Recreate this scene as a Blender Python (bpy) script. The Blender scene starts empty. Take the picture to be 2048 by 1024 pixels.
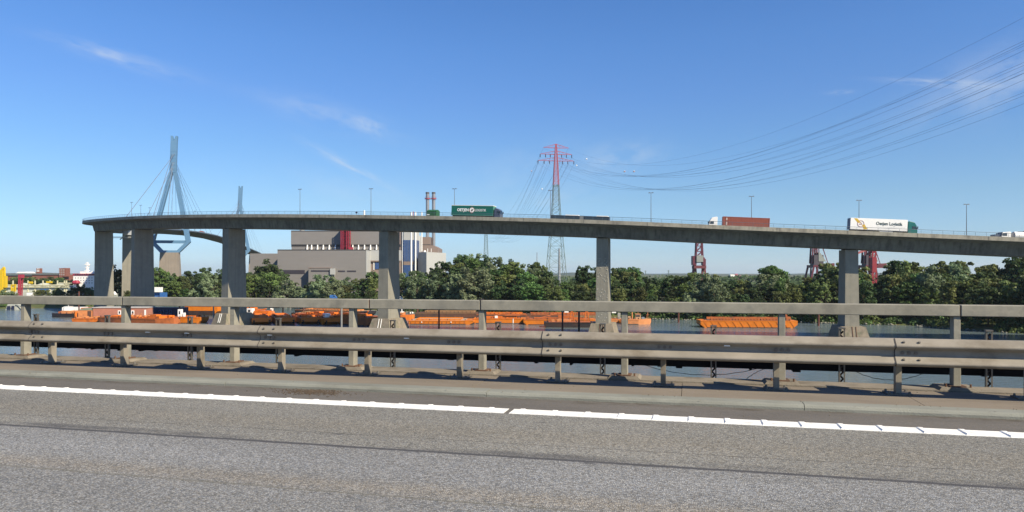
import bpy, math, random
from mathutils import Vector, Matrix
R = math.radians
random.seed(7)
sc = bpy.context.scene
COL = sc.collection
F = 1448.0            # focal length in photo pixels
CZ = 18.0             # camera height above the river
# ---------------------------------------------------------------- camera, sky, sun
cam = bpy.data.cameras.new('camera'); camo = bpy.data.objects.new('camera', cam); COL.objects.link(camo)
camo.location = (0, 0, CZ); camo.rotation_euler = (R(90), 0, 0)
cam.sensor_width = 36.0; cam.lens = 36.0 * F / 2048.0; cam.shift_y = 33 / 2048.0
cam.clip_start = 0.1; cam.clip_end = 20000
sc.camera = camo
sc.view_settings.view_transform = 'Standard'; sc.view_settings.look = 'None'
sc.view_settings.gamma = 1.0; sc.view_settings.exposure = 0.837
SUN_EL = 39.5
SX, SY = 0.766, -0.643
SUN_AZ = math.atan2(SX, SY)
w = bpy.data.worlds.new('World'); sc.world = w; w.use_nodes = True
SKYTINT = [(0, (.9, 1.25, 1.95)), (.012, (.87, 1.2, 1.80)), (.028, (.79, 1.07, 1.58)), (.097, (.80, 1.044, 1.33)), (.167, (.743, 1.043, 1.39)), (.229, (.731, 1.049, 1.49)), (.294, (.70, 1.08, 1.56)), (.35, (.65, 1.056, 1.56)), (1.0, (.62, 1.0, 1.5))]
def build_sky():
    nt = w.node_tree; N = nt.nodes; L = nt.links
    N.clear()
    out = N.new('ShaderNodeOutputWorld'); bg = N.new('ShaderNodeBackground')
    sky = N.new('ShaderNodeTexSky'); sky.sky_type = 'NISHITA'; sky.sun_disc = False
    sky.sun_elevation = R(SUN_EL); sky.sun_rotation = SUN_AZ
    sky.altitude = 0; sky.air_density = 1.0; sky.dust_density = 0.4; sky.ozone_density = 2.6
    bg.inputs['Strength'].default_value = 0.056
    # clearer, bluer air than the default atmosphere: tint by elevation
    tcz = N.new('ShaderNodeTexCoord'); spz = N.new('ShaderNodeSeparateXYZ'); L.new(tcz.outputs['Generated'], spz.inputs[0])
    rp = N.new('ShaderNodeValToRGB'); L.new(spz.outputs[2], rp.inputs[0])
    for i, (z_, c_) in enumerate(SKYTINT):
        e_ = rp.color_ramp.elements[i] if i < 2 else rp.color_ramp.elements.new(z_)
        e_.position = z_; e_.color = (c_[0] / 2, c_[1] / 2, c_[2] / 2, 1)
    tn = N.new('ShaderNodeVectorMath'); tn.operation = 'MULTIPLY'; L.new(sky.outputs[0], tn.inputs[0]); L.new(rp.outputs[0], tn.inputs[1])
    t2_ = N.new('ShaderNodeVectorMath'); t2_.operation = 'SCALE'; t2_.inputs[3].default_value = 2.0; L.new(tn.outputs[0], t2_.inputs[0]); SKYOUT = t2_.outputs[0]
    # cirrus: streaks laid out in sky directions
    tc = N.new('ShaderNodeTexCoord'); sep = N.new('ShaderNodeSeparateXYZ'); L.new(tc.outputs['Generated'], sep.inputs[0])
    def M(op, a, b=None, c=None, clamp=False):
        m = N.new('ShaderNodeMath'); m.operation = op; m.use_clamp = clamp
        for i, v in enumerate((a, b, c)):
            if v is None: continue
            if isinstance(v, (int, float)): m.inputs[i].default_value = v
            else: L.new(v, m.inputs[i])
        return m.outputs[0]
    ym = M('MAXIMUM', sep.outputs[1], 0.05)
    u = M('DIVIDE', sep.outputs[0], ym); v = M('DIVIDE', sep.outputs[2], ym)
    cmb = N.new('ShaderNodeCombineXYZ'); L.new(u, cmb.inputs[0]); L.new(v, cmb.inputs[1])
    total = None
    streaks = [((90, 72), (390, 158), 18, .22), ((140, 84), (305, 138), 11, .26), ((520, 190), (790, 272), 26, .22), ((700, 235), (780, 268), 16, .3),
               ((610, 285), (775, 372), 9, .36), ((1780, 160), (2000, 172), 8, .4), ((1850, 215), (2300, 60), 60, .42),
               ((1650, 186), (1710, 183), 5, .2), ((1160, 330), (1330, 300), 28, .25), ((900, 380), (1250, 300), 60, .12),
               ((540, 345), (840, 410), 40, .10), ((1000, 420), (1200, 380), 30, .12)]
    for (ax, ay), (bx, by), wd, amp in streaks:
        cu, cv = ((ax + bx) / 2 - 1024) / F, (545 - (ay + by) / 2) / F
        du, dv = (bx - ax) / F, -(by - ay) / F; ln = math.hypot(du, dv); du /= ln; dv /= ln
        mp = N.new('ShaderNodeMapping'); mp.vector_type = 'TEXTURE'
        mp.inputs['Location'].default_value = (cu, cv, 0); mp.inputs['Rotation'].default_value = (0, 0, math.atan2(dv, du))
        mp.inputs['Scale'].default_value = (ln / 2, wd / F, 1)
        L.new(cmb.outputs[0], mp.inputs[0])
        s2 = N.new('ShaderNodeSeparateXYZ'); L.new(mp.outputs[0], s2.inputs[0])
        nz = N.new('ShaderNodeTexNoise'); nz.inputs['Scale'].default_value = 1.6; nz.inputs['Detail'].default_value = 6; nz.inputs['Roughness'].default_value = .6
        mp2 = N.new('ShaderNodeMapping'); mp2.inputs['Scale'].default_value = (1.0, .6, 1); mp2.inputs['Location'].default_value = (ax * .01, ay * .01, wd)
        L.new(mp.outputs[0], mp2.inputs[0]); L.new(mp2.outputs[0], nz.inputs[0])
        d2 = M('ADD', M('MULTIPLY', s2.outputs[0], s2.outputs[0]), M('MULTIPLY', s2.outputs[1], s2.outputs[1]))
        g = M('POWER', 2.718, M('MULTIPLY', d2, -1.3))
        n2 = M('MULTIPLY', M('SUBTRACT', nz.outputs[0], .36, clamp=True), 4.0, clamp=True)
        t = M('MULTIPLY', M('MULTIPLY', g, n2), amp)
        total = t if total is None else M('ADD', total, t)
    front = M('GREATER_THAN', sep.outputs[1], 0.06)
    total = M('MULTIPLY', total, front, clamp=True)
    mix = N.new('ShaderNodeMix'); mix.data_type = 'RGBA'
    L.new(total, mix.inputs[0]); L.new(SKYOUT, mix.inputs[6]); mix.inputs[7].default_value = (7.2, 7.8, 8.4, 1)
    L.new(mix.outputs[2], bg.inputs[0]); L.new(bg.outputs[0], out.inputs[0])
build_sky()
sl = bpy.data.lights.new('sun', 'SUN'); sl.energy = 5.0; sl.angle = R(0.53); sl.color = (1.0, .87, .66)
so = bpy.data.objects.new('sun', sl); COL.objects.link(so)
sd = Vector((SX * math.cos(R(SUN_EL)), SY * math.cos(R(SUN_EL)), math.sin(R(SUN_EL))))
so.rotation_euler = sd.to_track_quat('Z', 'Y').to_euler()
# ---------------------------------------------------------------- helpers
def X(px, y): return (px - 1024) / F * y
def Z(py, y): return CZ + (545 - py) / F * y
def P(px, py, y): return Vector((X(px, y), y, Z(py, y)))

class MB:
    def __init__(s): s.v = []; s.f = []; s.m = []
    def add(s, vs, fs, mi=0):
        n = len(s.v); s.v += [tuple(q) for q in vs]
        s.f += [tuple(i + n for i in f) for f in fs]; s.m += [mi] * len(fs); return s
    def box(s, a, b, mi=0, rot=None, piv=None):
        (x0, y0, z0), (x1, y1, z1) = a, b
        vs = [Vector(q) for q in ((x0,y0,z0),(x1,y0,z0),(x1,y1,z0),(x0,y1,z0),(x0,y0,z1),(x1,y0,z1),(x1,y1,z1),(x0,y1,z1))]
        if rot:
            pv = Vector(piv or ((x0+x1)/2, (y0+y1)/2, (z0+z1)/2)); vs = [rot @ (q - pv) + pv for q in vs]
        return s.add(vs, [(0,3,2,1),(4,5,6,7),(0,1,5,4),(1,2,6,5),(2,3,7,6),(3,0,4,7)], mi)
    def hexa(s, bot, top, mi=0):   # four bottom, four top points, same order (counter-clockwise from above)
        return s.add(list(bot) + list(top), [(0,3,2,1),(4,5,6,7),(0,1,5,4),(1,2,6,5),(2,3,7,6),(3,0,4,7)], mi)
    def prism(s, poly, axis, a, b, mi=0):   # poly in the two other axes
        n = len(poly)
        def mk(p, t):
            if axis == 'x': return (t, p[0], p[1])
            if axis == 'y': return (p[0], t, p[1])
            return (p[0], p[1], t)
        vs = [mk(p, a) for p in poly] + [mk(p, b) for p in poly]
        fs = [tuple(range(n - 1, -1, -1)), tuple(range(n, 2 * n))] + [(i, (i + 1) % n, n + (i + 1) % n, n + i) for i in range(n)]
        return s.add(vs, fs, mi)
    def bar(s, p, q, r, r2=None, n=6, mi=0, cap=True):
        p, q = Vector(p), Vector(q); d = (q - p)
        if d.length < 1e-6: return s
        d.normalize(); up = Vector((0,0,1)) if abs(d.z) < .95 else Vector((1,0,0))
        a = d.cross(up).normalized(); b = d.cross(a).normalized(); r2 = r if r2 is None else r2
        vs = []
        for (c, rr) in ((p, r), (q, r2)):
            for k in range(n):
                t = 2 * math.pi * (k + .5) / n; vs.append(c + a * math.cos(t) * rr + b * math.sin(t) * rr)
        fs = [(k, (k + 1) % n, n + (k + 1) % n, n + k) for k in range(n)]
        if cap: fs += [tuple(range(n - 1, -1, -1)), tuple(range(n, 2 * n))]
        return s.add(vs, fs, mi)
    def poly(s, pts, r, n=5, mi=0):
        for a, b in zip(pts, pts[1:]): s.bar(a, b, r, n=n, mi=mi)
        return s
    def tube(s, pts, r, n=5, mi=0):   # continuous
        rings = []
        for i, p in enumerate(pts):
            p = Vector(p); d = (Vector(pts[min(i+1, len(pts)-1)]) - Vector(pts[max(i-1, 0)])).normalized()
            up = Vector((0,0,1)) if abs(d.z) < .95 else Vector((1,0,0))
            a = d.cross(up).normalized(); b = d.cross(a).normalized()
            rings.append([p + a * math.cos(2*math.pi*k/n) * r + b * math.sin(2*math.pi*k/n) * r for k in range(n)])
        vs = [q for g in rings for q in g]; fs = []
        for i in range(len(rings) - 1):
            fs += [(i*n+k, i*n+(k+1)%n, (i+1)*n+(k+1)%n, (i+1)*n+k) for k in range(n)]
        return s.add(vs, fs, mi)
    def ball(s, c, r, mi=0, nu=10, nv=7, sz=1.0):
        vs = []; fs = []
        for j in range(nv + 1):
            ph = math.pi * j / nv
            for i in range(nu):
                th = 2 * math.pi * i / nu
                vs.append((c[0] + r * math.sin(ph) * math.cos(th), c[1] + r * math.sin(ph) * math.sin(th), c[2] + r * sz * math.cos(ph)))
        for j in range(nv):
            for i in range(nu): fs.append((j*nu+i, (j+1)*nu+i, (j+1)*nu+(i+1)%nu, j*nu+(i+1)%nu))
        return s.add(vs, fs, mi)
    def build(s, name, mats, parent=None, smooth=False, bevel=0.0):
        me = bpy.data.meshes.new(name); me.from_pydata(s.v, [], s.f)
        if not isinstance(mats, (list, tuple)): mats = [mats]
        for m in mats: me.materials.append(m)
        if len(mats) > 1: me.polygons.foreach_set('material_index', s.m)
        if smooth: me.polygons.foreach_set('use_smooth', [True] * len(s.f))
        me.update()
        if smooth: me.set_sharp_from_angle(angle=R(40))
        o = bpy.data.objects.new(name, me); COL.objects.link(o)
        if parent: o.parent = parent
        if bevel:
            b = o.modifiers.new('bevel', 'BEVEL'); b.width = bevel; b.segments = 2; b.limit_method = 'ANGLE'
        return o

def pieces(o, name):
    me = o.data; nv = len(me.vertices); par = list(range(nv))
    def find(a):
        while par[a] != a: par[a] = par[par[a]]; a = par[a]
        return a
    for e in me.edges:
        a, b = find(e.vertices[0]), find(e.vertices[1])
        if a != b: par[a] = b
    grp = {}
    for p in me.polygons: grp.setdefault(find(p.vertices[0]), []).append(p)
    out = []
    for ps in grp.values():
        m = MB(); idx = {}
        for p in ps:
            f = []
            for v in p.vertices:
                if v not in idx: idx[v] = len(m.v); m.v.append(tuple(me.vertices[v].co))
                f.append(idx[v])
            m.f.append(tuple(f)); m.m.append(0)
        q = m.build(name, me.materials[0], o.parent); q.location = o.location; q.rotation_euler = o.rotation_euler; out.append(q)
    bpy.data.objects.remove(o); return out
def thing(name, label, cat, loc=(0,0,0), rz=0.0, group=None):
    o = bpy.data.objects.new(name, None); COL.objects.link(o)
    o.location = loc; o.rotation_euler = (0, 0, rz); o['label'] = label; o['category'] = cat
    o.empty_display_size = .5
    if group: o['group'] = group
    return o
def tag(o, label=None, cat=None, group=None, kind=None):
    if label: o['label'] = label
    if cat: o['category'] = cat
    if group: o['group'] = group
    if kind: o['kind'] = kind
    return o
def struct(o): o['kind'] = 'structure'; return o
def copy_tree(o, parent=None):
    kids = list(o.children)
    c = o.copy(); COL.objects.link(c)
    if parent is not None: c.parent = parent
    for ch in kids: copy_tree(ch, c)
    return c
# ---------------------------------------------------------------- materials
MATS = {}; ALB = .69; KEEP = ('road marking', 'white paint', 'white lettering', 'weathered guardrail coating')
def mat(name, col, rough=.7, metal=0.0, var=.12, scale=1.0, bump=0.0, bscale=None, spec=.4, col2=None, c2lo=.5, c2hi=.65, stretch=(1,1,1), coords='Generated', streak=0.0, detail=5):
    if name in MATS: return MATS[name]
    if name not in KEEP: col = tuple(v * ALB for v in col); col2 = tuple(v * ALB for v in col2) if col2 else None
    m = bpy.data.materials.new(name); m.use_nodes = True; nt = m.node_tree; N = nt.nodes; L = nt.links
    b = N['Principled BSDF']; b.inputs['Roughness'].default_value = rough; b.inputs['Metallic'].default_value = metal
    b.inputs['Specular IOR Level'].default_value = spec
    if coords == 'world':
        g = N.new('ShaderNodeNewGeometry'); src = g.outputs['Position']
    else:
        g = N.new('ShaderNodeTexCoord'); src = g.outputs['Object']
    mp = N.new('ShaderNodeMapping'); mp.inputs['Scale'].default_value = stretch; L.new(src, mp.inputs[0])
    nz = N.new('ShaderNodeTexNoise'); nz.inputs['Scale'].default_value = scale; nz.inputs['Detail'].default_value = detail; nz.inputs['Roughness'].default_value = .62
    L.new(mp.outputs[0], nz.inputs[0])
    r = N.new('ShaderNodeMapRange'); r.inputs[1].default_value = .25; r.inputs[2].default_value = .75
    r.inputs[3].default_value = 1 - var; r.inputs[4].default_value = 1 + var; L.new(nz.outputs[0], r.inputs[0])
    mul = N.new('ShaderNodeVectorMath'); mul.operation = 'SCALE'; L.new(r.outputs[0], mul.inputs[3]); mul.inputs[0].default_value = col
    last = mul.outputs[0]
    if col2:
        n2 = N.new('ShaderNodeTexNoise'); n2.inputs['Scale'].default_value = scale * .37; n2.inputs['Detail'].default_value = 7; n2.inputs['Roughness'].default_value = .7
        L.new(mp.outputs[0], n2.inputs[0])
        r2 = N.new('ShaderNodeMapRange'); r2.inputs[1].default_value = c2lo; r2.inputs[2].default_value = c2hi; L.new(n2.outputs[0], r2.inputs[0])
        mx = N.new('ShaderNodeMix'); mx.data_type = 'RGBA'; L.new(r2.outputs[0], mx.inputs[0]); L.new(last, mx.inputs[6]); mx.inputs[7].default_value = (*col2, 1)
        last = mx.outputs[2]
    if streak:   # vertical run-off streaks
        mp3 = N.new('ShaderNodeMapping'); mp3.inputs['Scale'].default_value = (1.3, 1.3, .06); L.new(src, mp3.inputs[0])
        n3 = N.new('ShaderNodeTexNoise'); n3.inputs['Scale'].default_value = 1.0; n3.inputs['Detail'].default_value = 6; L.new(mp3.outputs[0], n3.inputs[0])
        r3 = N.new('ShaderNodeMapRange'); r3.inputs[1].default_value = .45; r3.inputs[2].default_value = .75; r3.inputs[3].default_value = 1; r3.inputs[4].default_value = 1 - streak; L.new(n3.outputs[0], r3.inputs[0])
        ml = N.new('ShaderNodeVectorMath'); ml.operation = 'SCALE'; L.new(last, ml.inputs[0]); L.new(r3.outputs[0], ml.inputs[3]); last = ml.outputs[0]
    L.new(last, b.inputs['Base Color'])
    if bump:
        n4 = N.new('ShaderNodeTexNoise'); n4.inputs['Scale'].default_value = bscale or scale * 4; n4.inputs['Detail'].default_value = 4; L.new(src, n4.inputs[0])
        bp = N.new('ShaderNodeBump'); bp.inputs['Strength'].default_value = bump; bp.inputs['Distance'].default_value = .02
        L.new(n4.outputs[0], bp.inputs['Height']); L.new(bp.outputs[0], b.inputs['Normal'])
    MATS[name] = m; return m
def leafmat(name, col, var=.35):
    m = bpy.data.materials.new(name); m.use_nodes = True; nt = m.node_tree; N = nt.nodes; L = nt.links
    b = N['Principled BSDF']; b.inputs['Roughness'].default_value = .55; b.inputs['Specular IOR Level'].default_value = .25
    oi = N.new('ShaderNodeObjectInfo'); g = N.new('ShaderNodeNewGeometry')
    nz = N.new('ShaderNodeTexNoise'); nz.inputs['Scale'].default_value = .55; nz.inputs['Detail'].default_value = 4; L.new(g.outputs['Position'], nz.inputs[0])
    hs = N.new('ShaderNodeHueSaturation'); hs.inputs['Color'].default_value = (*col, 1)
    a = N.new('ShaderNodeMapRange'); a.inputs[3].default_value = .475; a.inputs[4].default_value = .53; L.new(oi.outputs['Random'], a.inputs[0]); L.new(a.outputs[0], hs.inputs['Hue'])
    m1 = N.new('ShaderNodeMath'); m1.operation = 'MULTIPLY_ADD'; L.new(oi.outputs['Random'], m1.inputs[0]); m1.inputs[1].default_value = 7.31; m1.inputs[2].default_value = 0
    fr = N.new('ShaderNodeMath'); fr.operation = 'FRACT'; L.new(m1.outputs[0], fr.inputs[0])
    v1 = N.new('ShaderNodeMapRange'); v1.inputs[3].default_value = 1 - var; v1.inputs[4].default_value = 1 + var * 1.6; L.new(fr.outputs[0], v1.inputs[0])
    v2 = N.new('ShaderNodeMapRange'); v2.inputs[1].default_value = .3; v2.inputs[2].default_value = .7; v2.inputs[3].default_value = .62; v2.inputs[4].default_value = 1.4; L.new(nz.outputs[0], v2.inputs[0])
    mm = N.new('ShaderNodeMath'); mm.operation = 'MULTIPLY'; L.new(v1.outputs[0], mm.inputs[0]); L.new(v2.outputs[0], mm.inputs[1]); L.new(mm.outputs[0], hs.inputs['Value'])
    L.new(hs.outputs[0], b.inputs['Base Color'])
    tr = N.new('ShaderNodeBsdfTranslucent'); L.new(hs.outputs[0], tr.inputs[0])
    ad = N.new('ShaderNodeMixShader'); ad.inputs[0].default_value = .32
    L.new(b.outputs[0], ad.inputs[1]); L.new(tr.outputs[0], ad.inputs[2]); L.new(ad.outputs[0], N['Material Output'].inputs[0])
    return m
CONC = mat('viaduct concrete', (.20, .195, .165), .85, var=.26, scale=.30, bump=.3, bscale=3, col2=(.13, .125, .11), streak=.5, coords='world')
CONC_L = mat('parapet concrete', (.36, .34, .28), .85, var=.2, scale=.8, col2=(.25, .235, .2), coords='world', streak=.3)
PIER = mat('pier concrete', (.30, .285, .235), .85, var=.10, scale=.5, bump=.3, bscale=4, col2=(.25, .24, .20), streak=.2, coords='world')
PED = mat('pedestal concrete', (.29, .245, .185), .9, var=.2, scale=1.2, bump=.4, bscale=4, col2=(.19, .19, .125), streak=.25, coords='world')
RAILC = mat('railing concrete', (.345, .33, .27), .85, var=.18, scale=6, bump=.09, bscale=45, col2=(.25, .245, .21), streak=.25)
PAINT = mat('weathered guardrail coating', (.222, .202, .168), .5, var=.16, scale=5, bump=.12, bscale=90, col2=(.155, .135, .105), streak=.22, spec=.2, stretch=(.6,1,1))
STEEL = mat('galvanised steel', (.20, .19, .17), .5, metal=.5, var=.2, scale=12, col2=(.18, .15, .12))
RUST = mat('rusty steel', (.16, .085, .05), .8, var=.3, scale=8, col2=(.07, .045, .035))
BLACK = mat('black cable duct', (.006, .0055, .006), .75, var=.25, scale=5, spec=.2)
WHITE = mat('white paint', (.72, .72, .70), .45, var=.04, scale=1)
LINEW = mat('road marking', (.72, .72, .69), .6, var=.10, scale=22, col2=(.46, .45, .43), c2lo=.54, c2hi=.72, bump=.3, bscale=120)
ORANGE = mat('orange hull paint', (.80, .205, .02), .5, var=.14, scale=.6, col2=(.42, .12, .03), c2lo=.52, c2hi=.72, streak=.2)
ORANGE_D = mat('worn orange deck paint', (.52, .14, .03), .7, var=.2, scale=.8, col2=(.22, .09, .05), c2lo=.45, c2hi=.7)
ORANGE_P = mat('faded orange paint', (.75, .30, .11), .6, var=.12, scale=.8, col2=(.5, .2, .09), c2lo=.5, c2hi=.75)
DKHULL = mat('dark hull paint', (.028, .022, .025), .6, var=.3, scale=.7, col2=(.07, .035, .025))
RBROWN = mat('rust brown deck', (.17, .075, .045), .8, var=.25, scale=.5, col2=(.09, .06, .05))
SALMON = mat('salmon cladding', (.52, .22, .15), .7, var=.10, scale=1.2, col2=(.42, .19, .13))
NAVY = mat('navy paint', (.022, .028, .07), .5, var=.12, scale=1)
BLUE = mat('blue paint', (.05, .17, .48), .45, var=.1, scale=1)
GREEN = mat('teal green tarpaulin', (.010, .155, .115), .45, var=.05, scale=.8)
GREENC = mat('dark green paint', (.03, .13, .05), .5, var=.1, scale=1)
TEAL = mat('teal cab paint', (.012, .17, .15), .3, var=.05, scale=1, spec=.6)
SLATE = mat('slate blue cab paint', (.09, .11, .17), .35, var=.1, scale=1)
CONT = mat('oxide red container paint', (.36, .10, .065), .6, var=.08, scale=1)
TYRE = mat('black rubber', (.02, .02, .02), .8, var=.1)
GLASS = mat('dark window glass', (.02, .03, .045), .12, var=.1, spec=.8)
BGLASS = mat('blue glazing', (.045, .10, .27), .18, var=.25, scale=.25, spec=.7)
PYBLUE = mat('bridge blue paint', (.12, .26, .44), .45, var=.06, scale=.05, spec=.5)
SDECK = mat('steel deck paint', (.02, .03, .045), .6, var=.1, scale=.2)
CABLE = mat('stay cable', (.20, .24, .30), .5)
LATRED = mat('pylon red paint', (.50, .07, .07), .5, var=.08, scale=.2)
LATGRN = mat('pylon green grey paint', (.12, .17, .14), .6, var=.1, scale=.2)
WIRE = mat('conductor aluminium', (.10, .12, .15), .6)
CLAD = mat('grey cladding', (.262, .250, .242), .6, var=.05, scale=.15, stretch=(1,1,6))
CLADB = mat('brown cladding', (.28, .215, .185), .6, var=.05, scale=.15)
CLADD = mat('dark cladding band', (.09, .085, .085), .6)
CLADL = mat('pale cladding', (.50, .51, .50), .5, var=.05, scale=.2)
CRANER = mat('crane red paint', (.14, .025, .045), .5, var=.15, scale=.5)
CRANEG = mat('grey machinery house', (.30, .33, .31), .6, var=.1, scale=.5)
BRICK = mat('red brick', (.26, .10, .075), .85, var=.15, scale=1.5)
ROOF = mat('grey roof sheet', (.16, .18, .19), .7)
YELLOW = mat('yellow paint', (.75, .52, .02), .45, var=.08, scale=.5)
CREAM = mat('cream pipework paint', (.62, .60, .42), .6, var=.1, scale=.5)
PALEG = mat('pale green tank deck', (.55, .58, .52), .6, var=.15, scale=.3, col2=(.38, .42, .38))
REDP = mat('bright red paint', (.42, .045, .08), .45, var=.08, scale=.5)
SILV = mat('silver stack steel', (.45, .45, .46), .35, metal=.6, var=.1, scale=.3)
BARK = mat('bark', (.09, .07, .05), .9, var=.3, scale=3)
LETTER = mat('white lettering', (.80, .80, .78), .5, var=.02)
LETTERD = mat('dark green lettering', (.01, .05, .04), .5, var=.02)
EMB_Y = mat('yellow emblem', (.75, .50, .06), .5, var=.05)
EMB_R = mat('pale red emblem', (.55, .25, .20), .5, var=.05)
LEAFD = leafmat('dark green leaves', (.047, .076, .028))
LEAFM = leafmat('mid green leaves', (.074, .120, .034))
LEAFO = leafmat('olive green leaves', (.102, .128, .042))
LEAFS = leafmat('silver willow leaves', (.150, .195, .105), .2)
TWIG = mat('dry vegetation', (.16, .12, .05), .9, var=.3, scale=2)
# asphalt -------------------------------------------------------
def asphalt(name, coarse=True):
    m = bpy.data.materials.new(name); m.use_nodes = True; nt = m.node_tree; N = nt.nodes; L = nt.links
    b = N['Principled BSDF']; b.inputs['Roughness'].default_value = .82; b.inputs['Specular IOR Level'].default_value = .35
    tc = N.new('ShaderNodeTexCoord'); src = tc.outputs['Object']
    def M(op, a, b_=None, c=None, clamp=False):
        q = N.new('ShaderNodeMath'); q.operation = op; q.use_clamp = clamp
        for i, v in enumerate((a, b_, c)):
            if v is None: continue
            if isinstance(v, (int, float)): q.inputs[i].default_value = v
            else: L.new(v, q.inputs[i])
        return q.outputs[0]
    def noise(sc_, det=3, rg=.6, st=(1,1,1)):
        mp = N.new('ShaderNodeMapping'); mp.inputs['Scale'].default_value = st; L.new(src, mp.inputs[0])
        n = N.new('ShaderNodeTexNoise'); n.inputs['Scale'].default_value = sc_; n.inputs['Detail'].default_value = det; n.inputs['Roughness'].default_value = rg
        L.new(mp.outputs[0], n.inputs[0]); return n
    def mix(f, a, c):
        x = N.new('ShaderNodeMix'); x.data_type = 'RGBA'
        L.new(f, x.inputs[0]) if not isinstance(f, float) else x.inputs[0].__setattr__('default_value', f)
        for k, v in ((6, a), (7, c)):
            if isinstance(v, tuple): x.inputs[k].default_value = (*v, 1)
            else: L.new(v, x.inputs[k])
        return x.outputs[2]
    sep = N.new('ShaderNodeSeparateXYZ'); L.new(src, sep.inputs[0])
    wob = noise(3, 4); D = M('ADD', sep.outputs[1], M('MULTIPLY', M('SUBTRACT', wob.outputs[0], .5), .05))
    def band(lo, hi, s):
        a = N.new('ShaderNodeMapRange'); a.interpolation_type = 'SMOOTHSTEP'; a.inputs[1].default_value = lo - s; a.inputs[2].default_value = lo + s; L.new(D, a.inputs[0])
        c = N.new('ShaderNodeMapRange'); c.interpolation_type = 'SMOOTHSTEP'; c.inputs[1].default_value = hi - s; c.inputs[2].default_value = hi + s; c.inputs[3].default_value = 1; c.inputs[4].default_value = 0; L.new(D, c.inputs[0])
        return M('MULTIPLY', a.outputs[0], c.outputs[0])
    vor = N.new('ShaderNodeTexVoronoi'); vor.inputs['Scale'].default_value = 85 if coarse else 130; L.new(src, vor.inputs[0])
    vcol = N.new('ShaderNodeSeparateColor'); L.new(vor.outputs['Color'], vcol.inputs[0])
    if coarse:
        base = mix(band(5.72, 7.5, .10), (.250, .257, .258), (.250, .250, .232))
        base = mix(M('MULTIPLY', band(4.55, 4.80, .13), .65), base, (.285, .266, .23))
        base = mix(M('MULTIPLY', band(4.95, 5.5, .2), .6), base, (.290, .302, .312))
        base = mix(M('MULTIPLY', band(6.25, 6.75, .2), .5), base, (.252, .238, .202))
        big = noise(.9, 5, .6, (.25, 1, 1))
    else:
        base = mix(noise(9, 4).outputs[0], (.088, .083, .076), (.112, .105, .095))
        big = noise(2.5, 5, .6, (.3, 1, 1))
    g = N.new('ShaderNodeMapRange'); g.inputs[3].default_value = .48 if coarse else .8; g.inputs[4].default_value = 1.52 if coarse else 1.2; L.new(vcol.outputs[0], g.inputs[0])
    e = N.new('ShaderNodeMapRange'); e.inputs[1].default_value = .0; e.inputs[2].default_value = .55; e.inputs[3].default_value = 1.2; e.inputs[4].default_value = .55 if coarse else .95; L.new(vor.outputs['Distance'], e.inputs[0])
    bg = N.new('ShaderNodeMapRange'); bg.inputs[1].default_value = .3; bg.inputs[2].default_value = .7; bg.inputs[3].default_value = .88; bg.inputs[4].default_value = 1.12; L.new(big.outputs[0], bg.inputs[0])
    fac = M('MULTIPLY', M('MULTIPLY', g.outputs[0], e.outputs[0]), bg.outputs[0])
    sc1 = N.new('ShaderNodeVectorMath'); sc1.operation = 'SCALE'; L.new(base, sc1.inputs[0]); L.new(fac, sc1.inputs[3])
    last = sc1.outputs[0]
    # warm or cool single stones
    wc = M('MULTIPLY', vcol.outputs[1], .35)
    tint = mix(vcol.outputs[2], (1.08, 1.0, .88), (.95, 1.0, 1.08))
    mt = N.new('ShaderNodeVectorMath'); mt.operation = 'MULTIPLY'; L.new(last, mt.inputs[0]); L.new(tint, mt.inputs[1]); last = mt.outputs[0]
    if coarse:
        n_d = noise(1.2, 5, .65, (.4, 1, 1))
        seam = M('MULTIPLY', band(5.69, 5.75, .014), 1.0)
        blot = M('MULTIPLY', band(5.745, 5.90, .05), M('MULTIPLY', M('SUBTRACT', n_d.outputs[0], .47, clamp=True), 7.0, clamp=True))
        last = mix(M('MAXIMUM', M('MULTIPLY', seam, .9), M('MULTIPLY', blot, .62)), last, (.045, .045, .05))
        n_c = noise(2.0, 3, .5, (.5, 1, 1))
        crack = M('MULTIPLY', band(6.161, 6.174, .005), M('MULTIPLY', M('SUBTRACT', n_c.outputs[0], .36, clamp=True), 8.0, clamp=True))
        last = mix(M('MULTIPLY', crack, .85), last, (.05, .045, .04))
        edge = M('MULTIPLY', band(4.50, 4.53, .012), .5)
        last = mix(edge, last, (.10, .095, .07))
        # oil spots
        v2 = N.new('ShaderNodeTexVoronoi'); v2.inputs['Scale'].default_value = .8; L.new(noise_map(N, L, src, (1, 2.6, 1)), v2.inputs[0])
        sp = N.new('ShaderNodeMapRange'); sp.inputs[1].default_value = .035; sp.inputs[2].default_value = .075; sp.inputs[3].default_value = .65; sp.inputs[4].default_value = 0; L.new(v2.outputs['Distance'], sp.inputs[0])
        last = mix(sp.outputs[0], last, (.045, .045, .05))
    else:
        n_k = noise(5, 5, .7, (.4, 1, 1))
        dirt = M('MULTIPLY', band(8.26, 8.46, .05), M('MULTIPLY', M('SUBTRACT', n_k.outputs[0], .46, clamp=True), 6.0, clamp=True))
        last = mix(M('MULTIPLY', dirt, .8), last, (.05, .042, .03))
    L.new(last, b.inputs['Base Color'])
    bp = N.new('ShaderNodeBump'); bp.inputs['Strength'].default_value = .9 if coarse else .35; bp.inputs['Distance'].default_value = .006
    h = M('SUBTRACT', 1.0, vor.outputs['Distance']); h = M('ADD', h, M('MULTIPLY', vcol.outputs[1], .6))
    L.new(h, bp.inputs['Height']); L.new(bp.outputs[0], b.inputs['Normal'])
    return m
def noise_map(N, L, src, st):
    mp = N.new('ShaderNodeMapping'); mp.inputs['Scale'].default_value = st; L.new(src, mp.inputs[0]); return mp.outputs[0]
ASPH = asphalt('coarse asphalt'); ASPHS = asphalt('smooth gutter asphalt', False)
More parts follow.
